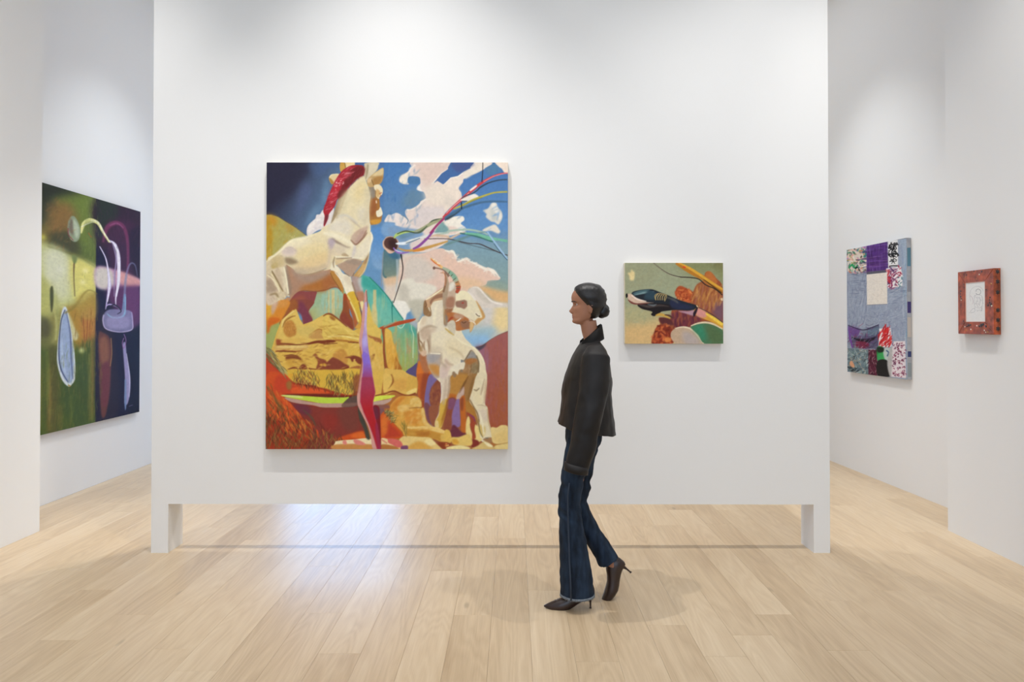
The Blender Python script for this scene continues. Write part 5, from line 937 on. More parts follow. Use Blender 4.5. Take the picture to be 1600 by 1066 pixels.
    # dark wavy on white
    f(Q(370,740, 445,738, 450,985, 350,975, 356,790), 'e2d6d8', sm=False)
    for k in range(90):
        x, y = rs.uniform(362,442), rs.uniform(750,975); a = rs.uniform(0,6.3); l(Q(x,y, x+9*math.cos(a),y+9*math.sin(a), x+12*math.cos(a+1),y+12*math.sin(a+1)), .8, rs.choice(['7a2848','5c2240','93405c']), soft=.2)
    # bottom strip
    f(Q(62,785, 200,795, 200,962, 65,940), '6d8086', sm=False); d(Q(64,790, 195,798, 196,958, 68,938), 160, 8, 30, 90, 1.8, ['9fb4b4','4c5c66','c2cdc8','6f8a86','39464c','b8a890'], .7, .4); f(Q(75,880, 90,870, 108,905, 92,915, 78,900), 'd9a07c', soft=.6); d(Q(65,910, 130,920, 130,945, 68,938), 20, 5, 10, 40, 1.6, ['1f242a'], .8)
    f(Q(200,795, 258,798, 258,970, 200,962), '5a2436', sm=False); d(Q(202,800, 255,800, 255,965, 202,960), 60, 6, 80, 60, 1.8, ['3a1826','8a4a5a','b08a8a','2a1420'], .7, .3); f(Q(258,780, 300,785, 300,875, 262,870), '2c8a44', soft=1); f(Q(268,820, 340,810, 345,870, 268,872), '3fa45a', soft=1.6); f(Q(300,790, 345,788, 350,870, 310,860), 'b9c6c0', soft=1.4); l(Q(318,800, 335,815, 325,840), 2, '3f5c7a', soft=.5)
    f(Q(260,872, 330,870, 345,960, 340,975, 262,970), '22201f', soft=.8); f(Q(345,790, 360,790, 352,970, 338,960, 325,880), 'b7b3b0', soft=1.6); f(Q(258,780, 300,782, 298,810, 262,812), '1f2a20', soft=1.4)
    l(Q(58,130, 190,98, 330,72, 470,48), 1, '6d6a60', soft=.4)
    P.finish(.03, 4, .03)
def paint_drawing(P):
    f, l, d = P.fill, P.line, P.dabs
    Q = lambda *v: T('F', *v); c = '8f8f98'
    f([(1500,430),(1550,430),(1550,512),(1500,512)], 'e8e7e5', sm=False)
    l(Q(305,540, 295,470, 310,420, 345,390, 390,385, 425,410, 435,440), .28, c, soft=.3, op=.8)
    l(Q(360,440, 365,420, 385,412, 405,425, 410,445, 400,465, 375,470, 360,455), .45, '55555c', soft=.3)
    l(Q(345,480, 375,470, 400,475, 425,490, 430,530, 425,600, 415,640), .3, c, soft=.3); l(Q(345,480, 340,540, 350,600, 345,620), .3, c, soft=.3); l(Q(300,480, 320,500, 330,540, 325,570), .35, 'b08a9a', soft=.3)
    for q in (Q(355,490, 380,520, 360,560, 385,600), Q(395,490, 405,540, 395,590), Q(375,500, 400,510, 415,540), Q(360,600, 400,610, 420,590), Q(410,600, 425,620, 410,645), Q(350,560, 400,570), Q(365,640, 400,630, 428,640)):
        l(q, .3, c, soft=.3, op=.85)
    l(Q(285,660, 330,655, 350,640, 348,620, 330,615, 300,650), .3, c, soft=.3)
    d(Q(345,490, 425,490, 430,640, 360,630), 40, 2.2, 40, 90, .3, ['9a9aa2','77777f'], .7, .2)
    P.finish(.01, 8, .01)
# ------------------------------------------------------------------ stretched canvases
def paint_material():
    m = bpy.data.materials.new('oil_paint'); m.use_nodes = True; nt = m.node_tree; b = nt.nodes['Principled BSDF']
    a = nt.nodes.new('ShaderNodeAttribute'); a.attribute_name = 'paint'; nt.links.new(a.outputs['Color'], b.inputs['Base Color'])
    b.inputs['Roughness'].default_value = .7; b.inputs['Specular IOR Level'].default_value = .16
    tc = nt.nodes.new('ShaderNodeTexCoord'); n = nt.nodes.new('ShaderNodeTexNoise'); n.inputs['Scale'].default_value = 220; n.inputs['Detail'].default_value = 4
    nt.links.new(tc.outputs['Object'], n.inputs['Vector']); bp = nt.nodes.new('ShaderNodeBump'); bp.inputs['Strength'].default_value = .15; bp.inputs['Distance'].default_value = .001
    nt.links.new(n.outputs['Fac'], bp.inputs['Height']); nt.links.new(bp.outputs[0], b.inputs['Normal'])
    return m
PAINT = paint_material()
def fit_rect(corners, p, n):
    """rectangle on the plane (p, n) whose corners project nearest to the four photo corners TL TR BL BR"""
    n = Vector(n).normalized(); u = Vector((0, 0, 1)).cross(n); c = [on_plane(x, y, p, n) for x, y in corners]
    p = Vector(p); us = [(q-p).dot(u) for q in c]; zs = [q.z for q in c]
    return (us[0]+us[2])/2, (us[1]+us[3])/2, (zs[2]+zs[3])/2, (zs[0]+zs[1])/2, u, n
def painted_sheet(name, fn, w, h, nx, ny, to_uv, parent, seed=1):
    """front of a canvas, local x 0..w, z 0..h on the plane y=0, coloured per vertex by the brush engine"""
    P = Paint(nx, ny, lambda pts: np.array([to_uv(*q) for q in pts])*[nx/w, ny/h], '808080', seed); P.sc = SCALE[0]
    fn(P)
    xs = (np.arange(nx+1)/nx*w); zs = h-(np.arange(ny+1)/ny*h)
    co = np.zeros((ny+1, nx+1, 3)); co[:, :, 0] = xs[None]; co[:, :, 2] = zs[:, None]
    im = np.pad(P.im, ((0, 1), (0, 1), (0, 0)), mode='edge')
    im[1:, 1:] = (np.pad(P.im, ((0,1),(0,1),(0,0)), mode='edge')[1:, 1:]+im[:-1, 1:]+im[1:, :-1]+im[:-1, :-1])/4
    im = np.clip(im, 0, 1); linc = np.where(im <= .04045, im/12.92, ((im+.055)/1.055)**2.4)
    me = bpy.data.meshes.new(name); me.vertices.add((nx+1)*(ny+1)); me.vertices.foreach_set('co', co.ravel())
    idx = np.arange((ny+1)*(nx+1)).reshape(ny+1, nx+1)
    q = np.stack([idx[1:, :-1], idx[1:, 1:], idx[:-1, 1:], idx[:-1, :-1]], -1).reshape(-1, 4)
    me.loops.add(q.size); me.polygons.add(len(q)); me.loops.foreach_set('vertex_index', q.ravel())
    me.polygons.foreach_set('loop_start', np.arange(0, q.size, 4)); me.update(calc_edges=True)
    ca = me.color_attributes.new('paint', 'FLOAT_COLOR', 'POINT')
    ca.data.foreach_set('color', np.concatenate([linc, np.ones(linc.shape[:2]+(1,))], -1).ravel())
    me.materials.append(PAINT); o = bpy.data.objects.new(name, me); COL.objects.link(o); o.parent = parent
    return o
SCALE = [1.5]
def canvas(name, label, corners, p, n, thick, k, fn, edge_mat, seed=1, cat='painting'):
    u0, u1, z0, z1, u, nn = fit_rect(corners, p, n); w, h = u1-u0, z1-z0; p = Vector(p)
    o = p+u*u0; o.z = z0
    root = empty(name, (o.x, o.y, z0), label, cat); root.rotation_euler.z = math.atan2(u.y, u.x)
    nx = int((corners[1][0]-corners[0][0])*k); ny = int(max(corners[2][1]-corners[0][1], corners[3][1]-corners[1][1])*k); SCALE[0] = k
    def to_uv(px, py):
        q = on_plane(px, py, p, nn); return ((q-p).dot(u)-u0, z1-q.z)
    painted_sheet('painted_front', fn, w, h, nx, ny, to_uv, root, seed)
    bm = bmesh.new(); add_box(bm, 0, w, .0004, thick, 0, h)
    ed = [e for e in bm.edges if abs(e.verts[0].co.y-.0004) < 1e-6 and abs(e.verts[1].co.y-.0004) < 1e-6]
    obj('canvas_edge', bm, edge_mat, root)
    return root, w, h, to_uv
CREAM = mat('raw_canvas_edge', (226, 214, 190), .8, .2, noise_scale=60, noise_amt=.05)
DARK = mat('dark_canvas_edge', (62, 62, 70), .8, .2)
GREY = mat('grey_canvas_edge', (176, 178, 184), .8, .2, noise_scale=30, noise_amt=.12)
canvas('large_painting', 'large oil painting of a white rearing horse sculpture and a white goat under clouds',
       [(416.2,254.2), (793.2,253.6), (415.3,701.8), (794,702.3)], (0, YF-.052, 1), (0,-1,0), .05, 1.5, paint_horses, CREAM, 3)
canvas('small_painting', 'small horizontal painting of a dark boat-like form before red rocks',
       [(976.6,410.8), (1130,411), (976.4,536.8), (1129.8,537.6)], (0, YF-.045, 1), (0,-1,0), .043, 2.2, paint_figurehead, CREAM, 4)
canvas('abstract_painting', 'tall abstract painting, green and yellow half beside a dark violet half',
       [(50,279.9), (219.4,331.3), (50,683.0), (217.8,643.9)], (-3.958, 6, 1), (1,0,0), .04, 1.6, paint_abstract, DARK, 5)
nR = Vector((-5.32, -.185, 0)).normalized(); pR = Vector((3.665, 5.28, 0))+nR*.043
pw, w3, h3, uv3 = canvas('patchwork_painting', 'tall grey-blue patchwork painting with purple, red and floral patches',
       [(1323.4,390.5), (1416.8,371.7), (1323.6,581.8), (1417,592.4)], pR, nR, .041, 2.3, paint_patchwork, GREY, 6)
for z0, z1, c in ((.80,.93,(96,140,160)), (.47,.55,(70,60,120)), (.62,.70,(150,150,160)), (.16,.20,(60,70,120)), (.30,.44,(205,195,185)), (.02,.12,(150,160,165))):
    bm = bmesh.new(); add_box(bm, w3, w3+.0008, .006, .038, z0*h3, z1*h3); obj('edge_patch', bm, mat('edge_patch_paint', c, .8), pw)
# small framed drawing on the right wall
nF = Vector((-1, 0, 0)); pF = Vector((3.25-.047, 5, 1))
u0, u1, z0, z1, u, nn = fit_rect([(1496.6,425.3), (1553,419.3), (1497,521.4), (1553,523.2)], pF, nF); w, h = u1-u0, z1-z0
fr = empty('framed_drawing', (pF.x, pF.y+u.y*u0, z0), 'small line drawing in a rust-red studded wooden frame', 'framed picture'); fr.rotation_euler.z = -PI/2
def fuv(px, py):
    q = on_plane(px, py, pF, nn); return ((q-pF).dot(u)-u0, z1-q.z)
def fl(x, y): a, b = fuv(*T('F', x, y)[0]); return a, h-b
RUST = mat('rust_stained_wood', (158, 74, 40), .42, .5, noise_scale=22, noise_amt=.6, bump=.3, bump_scale=60)
ia, _ = fl(252, 350); ib, _ = fl(458, 330); _, za = fl(350, 755); _, zb = fl(350, 338)
out = [(0,0), (w,0), (w,h), (0,h)]; inn = [(ia,za), (ib,za), (ib,zb), (ia,zb)]
for k in range(4):
    bm = bmesh.new(); j = (k+1) % 4; a, b, c, d = out[k], out[j], inn[j], inn[k]
    f0 = [bm.verts.new((x, 0, z)) for x, z in (a, b, c, d)]; f1 = [bm.verts.new((x, .045, z)) for x, z in (a, b, c, d)]
    bm.faces.new(f0); bm.faces.new(f1[::-1])
    for i in range(4): bm.faces.new((f0[i], f1[i], f1[(i+1) % 4], f0[(i+1) % 4]))
    bmesh.ops.recalc_face_normals(bm, faces=bm.faces); bmesh.ops.bevel(bm, geom=[e for e in bm.edges if all(abs(v.co.y) < 1e-6 for v in e.verts)], offset=.002, segments=2, affect='EDGES')
    obj('frame_rail', bm, RUST, fr)
SCALE[0] = 6
ds = painted_sheet('drawing_sheet', paint_drawing, ib-ia, zb-za, 190, 400, lambda x, y: (fuv(x, y)[0]-ia, fuv(x, y)[1]-(h-zb)), fr, 8)
ds.location = (ia, .004, za); ds['label'] = 'white paper with a thin line drawing of a crouching figure'
bm = bmesh.new(); add_box(bm, ia, ib, .006, .03, za, zb); obj('backing_board', bm, WHT, fr)
lip = mat('pink_inner_edge', (214, 160, 140), .5)
bm = bmesh.new()
for b_ in ((ia, ia+.005, za, zb), (ib-.003, ib, za, zb), (ia, ib, zb-.004, zb), (ia, ib, za, za+.003)): add_box(bm, b_[0], b_[1], .001, .0035, b_[2], b_[3])
obj('inner_lip', bm, lip, fr)
WB = mat('pale_glass_bead', (235, 225, 205), .15, .8); GB = mat('gold_bead', (200, 150, 80), .25, .7); DB = mat('dark_ornament', (32, 24, 22), .3, .6)
def bead_mesh(nm, m, star=False):
    bm = bmesh.new()
    if star:
        c = bm.verts.new((0, -.35, 0)); ring = [bm.verts.new((math.cos(a*PI/6)*(1 if a % 2 else .55), 0, math.sin(a*PI/6)*(1 if a % 2 else .55))) for a in range(12)]
        for i in range(12): bm.faces.new((c, ring[(i+1) % 12], ring[i]))
        bm.faces.new(ring)
        bmesh.ops.recalc_face_normals(bm, faces=bm.faces)
    else: bmesh.ops.create_icosphere(bm, subdivisions=1, radius=1); bmesh.ops.scale(bm, vec=(1, .6, 1), verts=bm.verts)
    me = bpy.data.meshes.new(nm); bm.to_mesh(me); bm.free(); me.materials.append(m); return me
MB = {'w': bead_mesh('bead', WB), 'g': bead_mesh('bead', GB), 'd': bead_mesh('bead', DB)}; MS = bead_mesh('star_ornament', DB, True)
for x, y, k, r in ((400,260,'w',.006),(255,290,'g',.005),(370,308,'g',.004),(525,357,'g',.006),(212,528,'w',.005),(208,435,'d',.007),(204,462,'d',.006),(207,492,'d',.008),(216,515,'d',.006),
    (512,500,'d',.007),(505,525,'d',.006),(508,552,'d',.007),(530,587,'w',.007),(492,582,'d',.009),(522,572,'d',.009),(375,795,'w',.006),(250,805,'w',.005),(265,840,'g',.006),(313,832,'w',.006),
    (453,842,'w',.006),(490,860,'g',.006),(468,862,'w',.005),(240,362,'d',.006),(470,418,'d',.006),(290,790,'d',.010),(272,800,'d',.008),(310,785,'d',.007),(420,790,'d',.012),(440,780,'d',.011),(470,800,'d',.010),(400,800,'d',.008),(236,745,'d',.006),(205,262,'g',.004),(425,230,'d',.007),(345,225,'d',.006),(268,265,'d',.006)):
    x_, z_ = fl(x, y); b = bpy.data.objects.new('bead', MB[k]); COL.objects.link(b); b.parent = fr; b.location = (x_, 0, z_); b.scale = (r*1.05, r*.6, r*1.05)
for y in (230, 335, 445, 632, 735, 825):
    _, z_ = fl(553, y); s_ = bpy.data.objects.new('star_ornament', MS); COL.objects.link(s_); s_.parent = fr
    s_.location = (w, .026, z_*h/(h)); s_.rotation_euler.z = PI/2; s_.scale = (.017, .012, .020)
# ------------------------------------------------------------------ the visitor walking past
PY, PS = 3.893, 282.6
PX0 = (905-802)/PS
def pp(x, y, dy=0.0): return Vector(((x-802)/PS-PX0, dy, EYE-(y-505)/PS))
def tube(bm, st, n=16, cap=True):
    """st: list of (centre Vector, half size along the walking plane, half size in y [, tilt of the ring axis as Vector])"""
    rings = []
    for i, s in enumerate(st):
        c, a, b = s[0], s[1], s[2]
        if len(s) > 3: d = Vector(s[3]).normalized()
        else:
            d = (st[min(i+1, len(st)-1)][0]-st[max(i-1, 0)][0]).normalized()
        ya = Vector((0, 1, 0)); ya = (ya-d*ya.dot(d)).normalized(); xa = ya.cross(d).normalized()
        rings.append([bm.verts.new(c+xa*(a*math.cos(t))+ya*(b*math.sin(t))) for t in [2*PI*k/n for k in range(n)]])
    for r0, r1 in zip(rings, rings[1:]):
        for k in range(n): bm.faces.new((r0[k], r0[(k+1) % n], r1[(k+1) % n], r1[k]))
    if cap: bm.faces.new(rings[0][::-1]); bm.faces.new(rings[-1])
    bmesh.ops.recalc_face_normals(bm, faces=bm.faces)
def fuse(name, bm, m, parent, voxel, smooth_it=4, wrinkle=None):
    """one continuous surface out of overlapping closed shapes"""
    me = bpy.data.meshes.new(name); bm.to_mesh(me); bm.free()
    t = bpy.data.objects.new('tmp', me); COL.objects.link(t)
    r = t.modifiers.new('r', 'REMESH'); r.mode = 'VOXEL'; r.voxel_size = voxel
    s = t.modifiers.new('s', 'SMOOTH'); s.iterations = smooth_it; s.factor = .5
    dg = bpy.context.evaluated_depsgraph_get(); dg.update()
    out = bpy.data.meshes.new_from_object(t.evaluated_get(dg)); bpy.data.objects.remove(t, do_unlink=True)
    out.name = name; out.materials.clear(); out.materials.append(m)
    if wrinkle:
        out.update(); n = len(out.vertices); co = np.zeros(n*3); no = np.zeros(n*3)
        out.vertices.foreach_get('co', co); out.vertices.foreach_get('normal', no); co = co.reshape(-1, 3); no = no.reshape(-1, 3)
        dv = np.array([wrinkle(Vector(c)) for c in co]); co += no*dv[:, None]; out.vertices.foreach_set('co', co.ravel()); out.update()
    out.polygons.foreach_set('use_smooth', [True]*len(out.polygons))
    o = bpy.data.objects.new(name, out); COL.objects.link(o); o.parent = parent; return o
person = empty('person', (PX0, PY, 0), 'woman with dark hair in a low bun walking left in black jacket and flared jeans', 'person')
SKIN = mat('skin', (166, 116, 90), .5, .4, noise_scale=20, noise_amt=.04)
HAIR = mat('black_hair', (20, 16, 16), .4, .5, bump=.5, bump_scale=120)
LEATHER = mat('dark_leather', (24, 20, 19), .55, .35, noise_scale=9, noise_amt=.25, bump=.25, bump_scale=70)
BOOT = mat('brown_boot_leather', (44, 27, 23), .28, .6, noise_scale=30, noise_amt=.2)
def denim():
    m = mat('dark_denim', (36, 52, 76), .85, .2, bump=.3, bump_scale=400); nt = m.node_tree; b = nt.nodes['Principled BSDF']
    tc = nt.nodes.new('ShaderNodeTexCoord'); mp = nt.nodes.new('ShaderNodeMapping'); mp.inputs['Scale'].default_value = (1, 1, .25); nt.links.new(tc.outputs['Object'], mp.inputs[0])
    n = nt.nodes.new('ShaderNodeTexNoise'); n.inputs['Scale'].default_value = 26; n.inputs['Detail'].default_value = 6; nt.links.new(mp.outputs[0], n.inputs['Vector'])
    cr = nt.nodes.new('ShaderNodeValToRGB'); cr.color_ramp.elements[0].position = .3; cr.color_ramp.elements[0].color = (*lin((15, 22, 33)), 1)
    cr.color_ramp.elements[1].position = .75; cr.color_ramp.elements[1].color = (*lin((44, 60, 80)), 1)
    nt.links.new(n.outputs['Fac'], cr.inputs[0]); nt.links.new(cr.outputs[0], b.inputs['Base Color']); return m
DENIM = denim()
# --- body: torso, legs, arms, hands, neck and head grown into one surface
bm = bmesh.new()
tube(bm, [(pp(912,690), .06, .13), (pp(912,670), .085, .16), (pp(912,640), .075, .14), (pp(913,615), .07, .12), (pp(915,580), .085, .14), (pp(920,556), .075, .17), (pp(925,545), .05, .13), (pp(926,534), .045, .06)], 20)
tube(bm, [(pp(925,545), .05, .055), (pp(925,530), .045, .05), (pp(921,515), .045, .048), (pp(919,502), .045, .048)], 16)
hip, ankle = (910, 688), (896, 921)
tube(bm, [(pp(909,688,-.08), .062, .062), (pp(899,730,-.07), .050, .055), (pp(892,770,-.06), .044, .047), (pp(890,800,-.055), .040, .042), (pp(893,850,-.05), .045, .045), (pp(898,895,-.05), .03, .03), (pp(899,922,-.05), .028, .028)])
tube(bm, [(pp(913,688,.08), .060, .062), (pp(908,740,.08), .048, .05), (pp(904,795,.08), .038, .040), (pp(926,835,.08), .042, .042), (pp(950,875,.08), .028, .03), (pp(962,894,.08), .026, .028)])
def arm(dy, sh, el, wr, s):
    tube(bm, [(pp(*sh, dy*.72), .045, .045), (pp(sh[0], sh[1]+6, dy), .048, .045), (pp(*el, dy*1.12), .036, .036), (pp(*wr, dy*1.15), .024, .020)], 12)
    W = pp(*wr, dy*1.15); D = Vector((-.12, 0, -1)).normalized()
    # relaxed hand: palm, four curled fingers, thumb leaving the palm's side
    tube(bm, [(W-D*.01, .022, .016), (W+D*.03, .034, .015), (W+D*.07, .040, .015), (W+D*.092, .038, .012)], 12)
    for k, (off, L) in enumerate(((-.030, .068), (-.010, .078), (.011, .073), (.030, .058))):
        b = W+D*.085+Vector((off, 0, 0)); q1 = b+D*L*.45; q2 = q1+(D+Vector((0, s*.35, 0))).normalized()*L*.32; q3 = q2+(D+Vector((0, s*.9, 0))).normalized()*L*.25
        tube(bm, [(b, .0092, .009), (q1, .0086, .0085), (q2, .0078, .008), (q3, .006, .006)], 8)
    b = W+D*.03+Vector((-.026, 0, 0)); q1 = b+Vector((-.010, s*.014, -.030)); q2 = q1+Vector((-.006, s*.012, -.028))
    tube(bm, [(b, .011, .011), (q1, .0105, .0105), (q2, .008, .008)], 8)
arm(-.2, (924, 556), (911, 622), (900, 679), 1)
arm(.2, (922, 556), (911, 622), (909, 660), -1)
# head
HZ = [(1.543,.055,.015,.022),(1.549,.072,.008,.034),(1.556,.080,.000,.041),(1.566,.082,-.015,.048),(1.577,.078,-.035,.053),(1.586,.080,-.05,.057),(1.596,.079,-.06,.061),(1.608,.080,-.07,.064),(1.620,.081,-.078,.066),(1.634,.081,-.085,.069),(1.648,.078,-.089,.071),(1.660,.080,-.092,.073),(1.672,.087,-.094,.074),(1.690,.090,-.094,.075),(1.710,.086,-.090,.073),(1.728,.076,-.08,.067),(1.743,.060,-.064,.055),(1.754,.042,-.046,.041),(1.761,.022,-.026,.024),(1.764,.006,-.01,.008)]
HC = (918-802)/PS-PX0
def head_surface(z, t, grow=0.0):
    zz = [a[0] for a in HZ]; f = np.interp(z, zz, [a[1] for a in HZ]); bk = np.interp(z, zz, [a[2] for a in HZ]); hw = np.interp(z, zz, [a[3] for a in HZ])
    c = (f+bk)/2; a = (f-bk)/2+grow; x = c+a*math.cos(t); y = (hw+grow)*math.sin(t)*(1+.06*math.sin(t)**2)
    if math.cos(t) > 0 and not grow:
        g = lambda v, m_, s_: math.exp(-((v-m_)/s_)**2)
        x += .020*g(y, 0, .010)*g(z, 1.613, .013)+.010*g(y, 0, .008)*g(z, 1.632, .016)      # nose
        x += .006*g(y, 0, .020)*g(z, 1.590, .005)+.006*g(y, 0, .018)*g(z, 1.579, .005)-.003*g(y, 0, .02)*g(z, 1.5845, .002)   # lips
        x += .005*g(y, 0, .018)*g(z, 1.556, .010)+.005*(g(y, .028, .018)+g(y, -.028, .018))*g(z, 1.671, .006)                   # chin, brows
        x -= .009*(g(y, .032, .014)+g(y, -.032, .014))*g(z, 1.653, .010)                     # eye sockets
        x += .004*(g(y, .04, .016)+g(y, -.04, .016))*g(z, 1.625, .014)
    return Vector((HC-x, y, z))
N = 56; rings = []
zs = list(np.interp(np.linspace(0, 1, 64), np.linspace(0, 1, len(HZ)), [a[0] for a in HZ]))
for z in zs: rings.append([bm.verts.new(head_surface(z, 2*PI*k/N)) for k in range(N)])
for r0, r1 in zip(rings, rings[1:]):
    for k in range(N): bm.faces.new((r0[k], r0[(k+1) % N], r1[(k+1) % N], r1[k]))
bm.faces.new(rings[0][::-1]); bm.faces.new(rings[-1])
for s in (-1, 1):   # ears
    c = Vector((HC+.008, s*.073, 1.632))
    tube(bm, [(c+Vector((.003, 0, -.030)), .006, .004), (c+Vector((0, s*.003, -.018)), .011, .006), (c+Vector((.001, s*.005, 0)), .015, .007), (c+Vector((.004, s*.007, .018)), .017, .007), (c+Vector((.006, s*.004, .030)), .010, .005)], 12)
bmesh.ops.recalc_face_normals(bm, faces=bm.faces)
body = fuse('body', bm, SKIN, person, .0042, 2)
# eyes, brows, lips
EW = mat('eye_white', (225, 220, 215), .2); EI = mat('dark_iris', (40, 26, 20), .1); LIP = mat('lips', (150, 80, 74), .4)
for s in (-1, 1):
    bm = bmesh.new(); bmesh.ops.create_uvsphere(bm, u_segments=16, v_segments=10, radius=.0095); e = obj('eye', bm, EW, person, True)
    sp = head_surface(1.652, s*.40); e.location = (sp.x+.0075, s*.031, 1.652)
    bm = bmesh.new(); bmesh.ops.create_uvsphere(bm, u_segments=12, v_segments=8, radius=.0052); i = obj('iris', bm, EI, e, True); i.location = (-.0055, 0, 0)
    bm = bmesh.new(); tube(bm, [(head_surface(1.667, s*.16), .0015, .002), (head_surface(1.670, s*.30), .0026, .003), (head_surface(1.669, s*.48), .0026, .003), (head_surface(1.664, s*.66), .001, .0015)], 8); obj('eyebrow', bm, HAIR, person, True)
bm = bmesh.new()
for z, r in ((1.5895, .0028), (1.5800, .0034)):
    tube(bm, [(head_surface(z, t)+Vector((.0005, 0, 0)), r*(1-abs(t)/.36), r*(1-abs(t)/.36)) for t in (-.33, -.2, -.1, 0, .1, .2, .33)], 8)
obj('lips', bm, LIP, person, True)
# hair: cap swept back over the ears into a low bun
bm = bmesh.new(); N = 40; rings = []
for i in range(30):
    z = 1.575+(1.7639-1.575)*math.sin(i/29*PI/2); zc = z; row = []
    for k in range(N):
        t = 2*PI*k/N; ct = math.cos(t)
        front = .86 if z > 1.705 else .15 if z > 1.66 else -.15      # hairline: how far forward the hair reaches at this height
        front = np.interp(z, [1.575, 1.61, 1.64, 1.66, 1.69, 1.72, 1.738], [-.55, -.15, .12, .32, .55, .86, 1.1])
        g = .012+.004*mnoise.noise(Vector((t*2, z*40, 0)))+.002*math.sin(z*260+ct*14)
        g *= min(1, max(-.9, (front-ct)*5))
        g *= 1-.75*min(1, max(0, (z-1.750)/.0139))
        v = head_surface(zc, t, g if abs(g) > 1e-5 else 1e-4)
        v.z += .010*min(1, max(0, (z-1.69)/.06))
        row.append(bm.verts.new(v))
    rings.append(row)
for r0, r1 in zip(rings, rings[1:]):
    for k in range(N): bm.faces.new((r0[k], r0[(k+1) % N], r1[(k+1) % N], r1[k]))
bm.faces.new(rings[0][::-1]); bm.faces.new(rings[-1])
bmesh.ops.recalc_face_normals(bm, faces=bm.faces)
hair = obj('hair', bm, HAIR, person, True)
bm = bmesh.new(); bmesh.ops.create_uvsphere(bm, u_segments=28, v_segments=18, radius=.042)
for v in bm.verts:
    a = math.atan2(v.co.y, v.co.z); v.co *= 1+.05*math.sin(5*a+v.co.x*90); v.co.x *= .92; v.co.z *= .96
bun = obj('bun', bm, HAIR, hair, True); bun.location = pp(941.5, 486)
bm = bmesh.new(); tube(bm, [(pp(928,484), .034, .040), (pp(935,485), .024, .028), (pp(940,486), .024, .026)], 14); obj('gathered_hair', bm, HAIR, hair, True)
# --- jacket
def torso(st, n=28):
    rings = []
    for (xf, xb, y, hy, tilt) in st:
        c = pp((xf+xb)/2, y); a = (xb-xf)/2/PS; row = []
        for k in range(n):
            t = 2*PI*k/n; ct, s_ = math.cos(t), math.sin(t)
            ex = .85; x = a*math.copysign(abs(ct)**ex, ct); yy = hy*math.copysign(abs(s_)**ex, s_)
            row.append(bm.verts.new(c+Vector((x, yy, -tilt*x/max(a, 1e-6)))))
        rings.append(row)
    for r0, r1 in zip(rings, rings[1:]):
        for k in range(n): bm.faces.new((r0[k], r0[(k+1) % n], r1[(k+1) % n], r1[k]))
    bm.faces.new(rings[0][::-1]); bm.faces.new(rings[-1])
bm = bmesh.new()
torso([(913,936,532,.07,.0), (907,941,538,.115,.006), (901,946,546,.165,.006), (895,949,556,.195,.004), (888,952,570,.205,0), (882,954,590,.205,0), (879,955,612,.205,.004), (876,957,635,.205,.012), (873,959,655,.21,.022), (870,961,670,.215,.032)])
for s, sh, mid, el, wr in ((-1, (925,556), (921,600), (912,646), (893,724)), (1, (923,556), (918,600), (911,646), (906,711))):
    tube(bm, [(pp(sh[0]-1, sh[1]-8, s*.145), .055, .055), (pp(*sh, s*.185), .074, .062), (pp(*mid, s*.215), .078, .066), (pp(*el, s*.235), .074, .064), (pp((el[0]+wr[0])//2+2, 688, s*.24), .066, .058), (pp(*wr, s*.24), .055, .048, (-.22, 0, -1))], 22)
bmesh.ops.recalc_face_normals(bm, faces=bm.faces)
def wr_j(c):
    n1 = mnoise.noise(Vector((c.x*6+c.z*3, c.y*6, c.z*8-c.x*9))); n2 = mnoise.noise(Vector((c.x*24+c.z*10, c.y*20, c.z*18-c.x*12+3)))
    low = 1.0 if c.z < 1.25 else .5
    return low*(.009*n1+.004*n2)
jacket = fuse('jacket', bm, LEATHER, person, .0075, 5, wr_j)
bm = bmesh.new()   # open collar standing round the nape
rc = []
for i, (g, z) in enumerate(((0, 0), (.002, .030), (.006, .062), (.014, .058), (.022, .018), (.026, -.004))):
    row = []
    for k in range(25):
        t = -2.45+4.9*k/24; c = pp(922, 533); a, b = .052+g, .064+g
        row.append(bm.verts.new(c+Vector((a*math.cos(t), b*math.sin(t), z*(1+.25*math.cos(t))-.018+.036*math.cos(t)))))
    rc.append(row)
for r0, r1 in zip(rc, rc[1:]):
    for k in range(24): bm.faces.new((r0[k], r0[k+1], r1[k+1], r1[k]))
bmesh.ops.solidify(bm, geom=bm.faces[:], thickness=.004); bmesh.ops.recalc_face_normals(bm, faces=bm.faces)
obj('collar', bm, LEATHER, jacket, True)
def cuff(s, c, a, b, dx):
    bm = bmesh.new(); tube(bm, [(c+Vector((.004, 0, .040)), a+.010, b+.011, (dx, 0, -1)), (c, a+.010, b+.011, (dx, 0, -1)), (c+Vector((-.002, 0, -.004)), a-.004, b-.004, (dx, 0, -1))], 24); obj('cuff', bm, LEATHER, jacket, True)
cuff(-1, pp(893.5,723,-.24), .055, .048, -.22); cuff(1, pp(906.5,710,.24), .052, .048, -.22)
SE = mat('worn_seam', (70, 62, 58), .5)
bm = bmesh.new(); tube(bm, [(pp(914,541,-.13), .0016, .0016), (pp(925,543,-.155), .0016, .0016), (pp(938,545,-.135), .0016, .0016)], 6); obj('shoulder_seam', bm, SE, jacket, True)
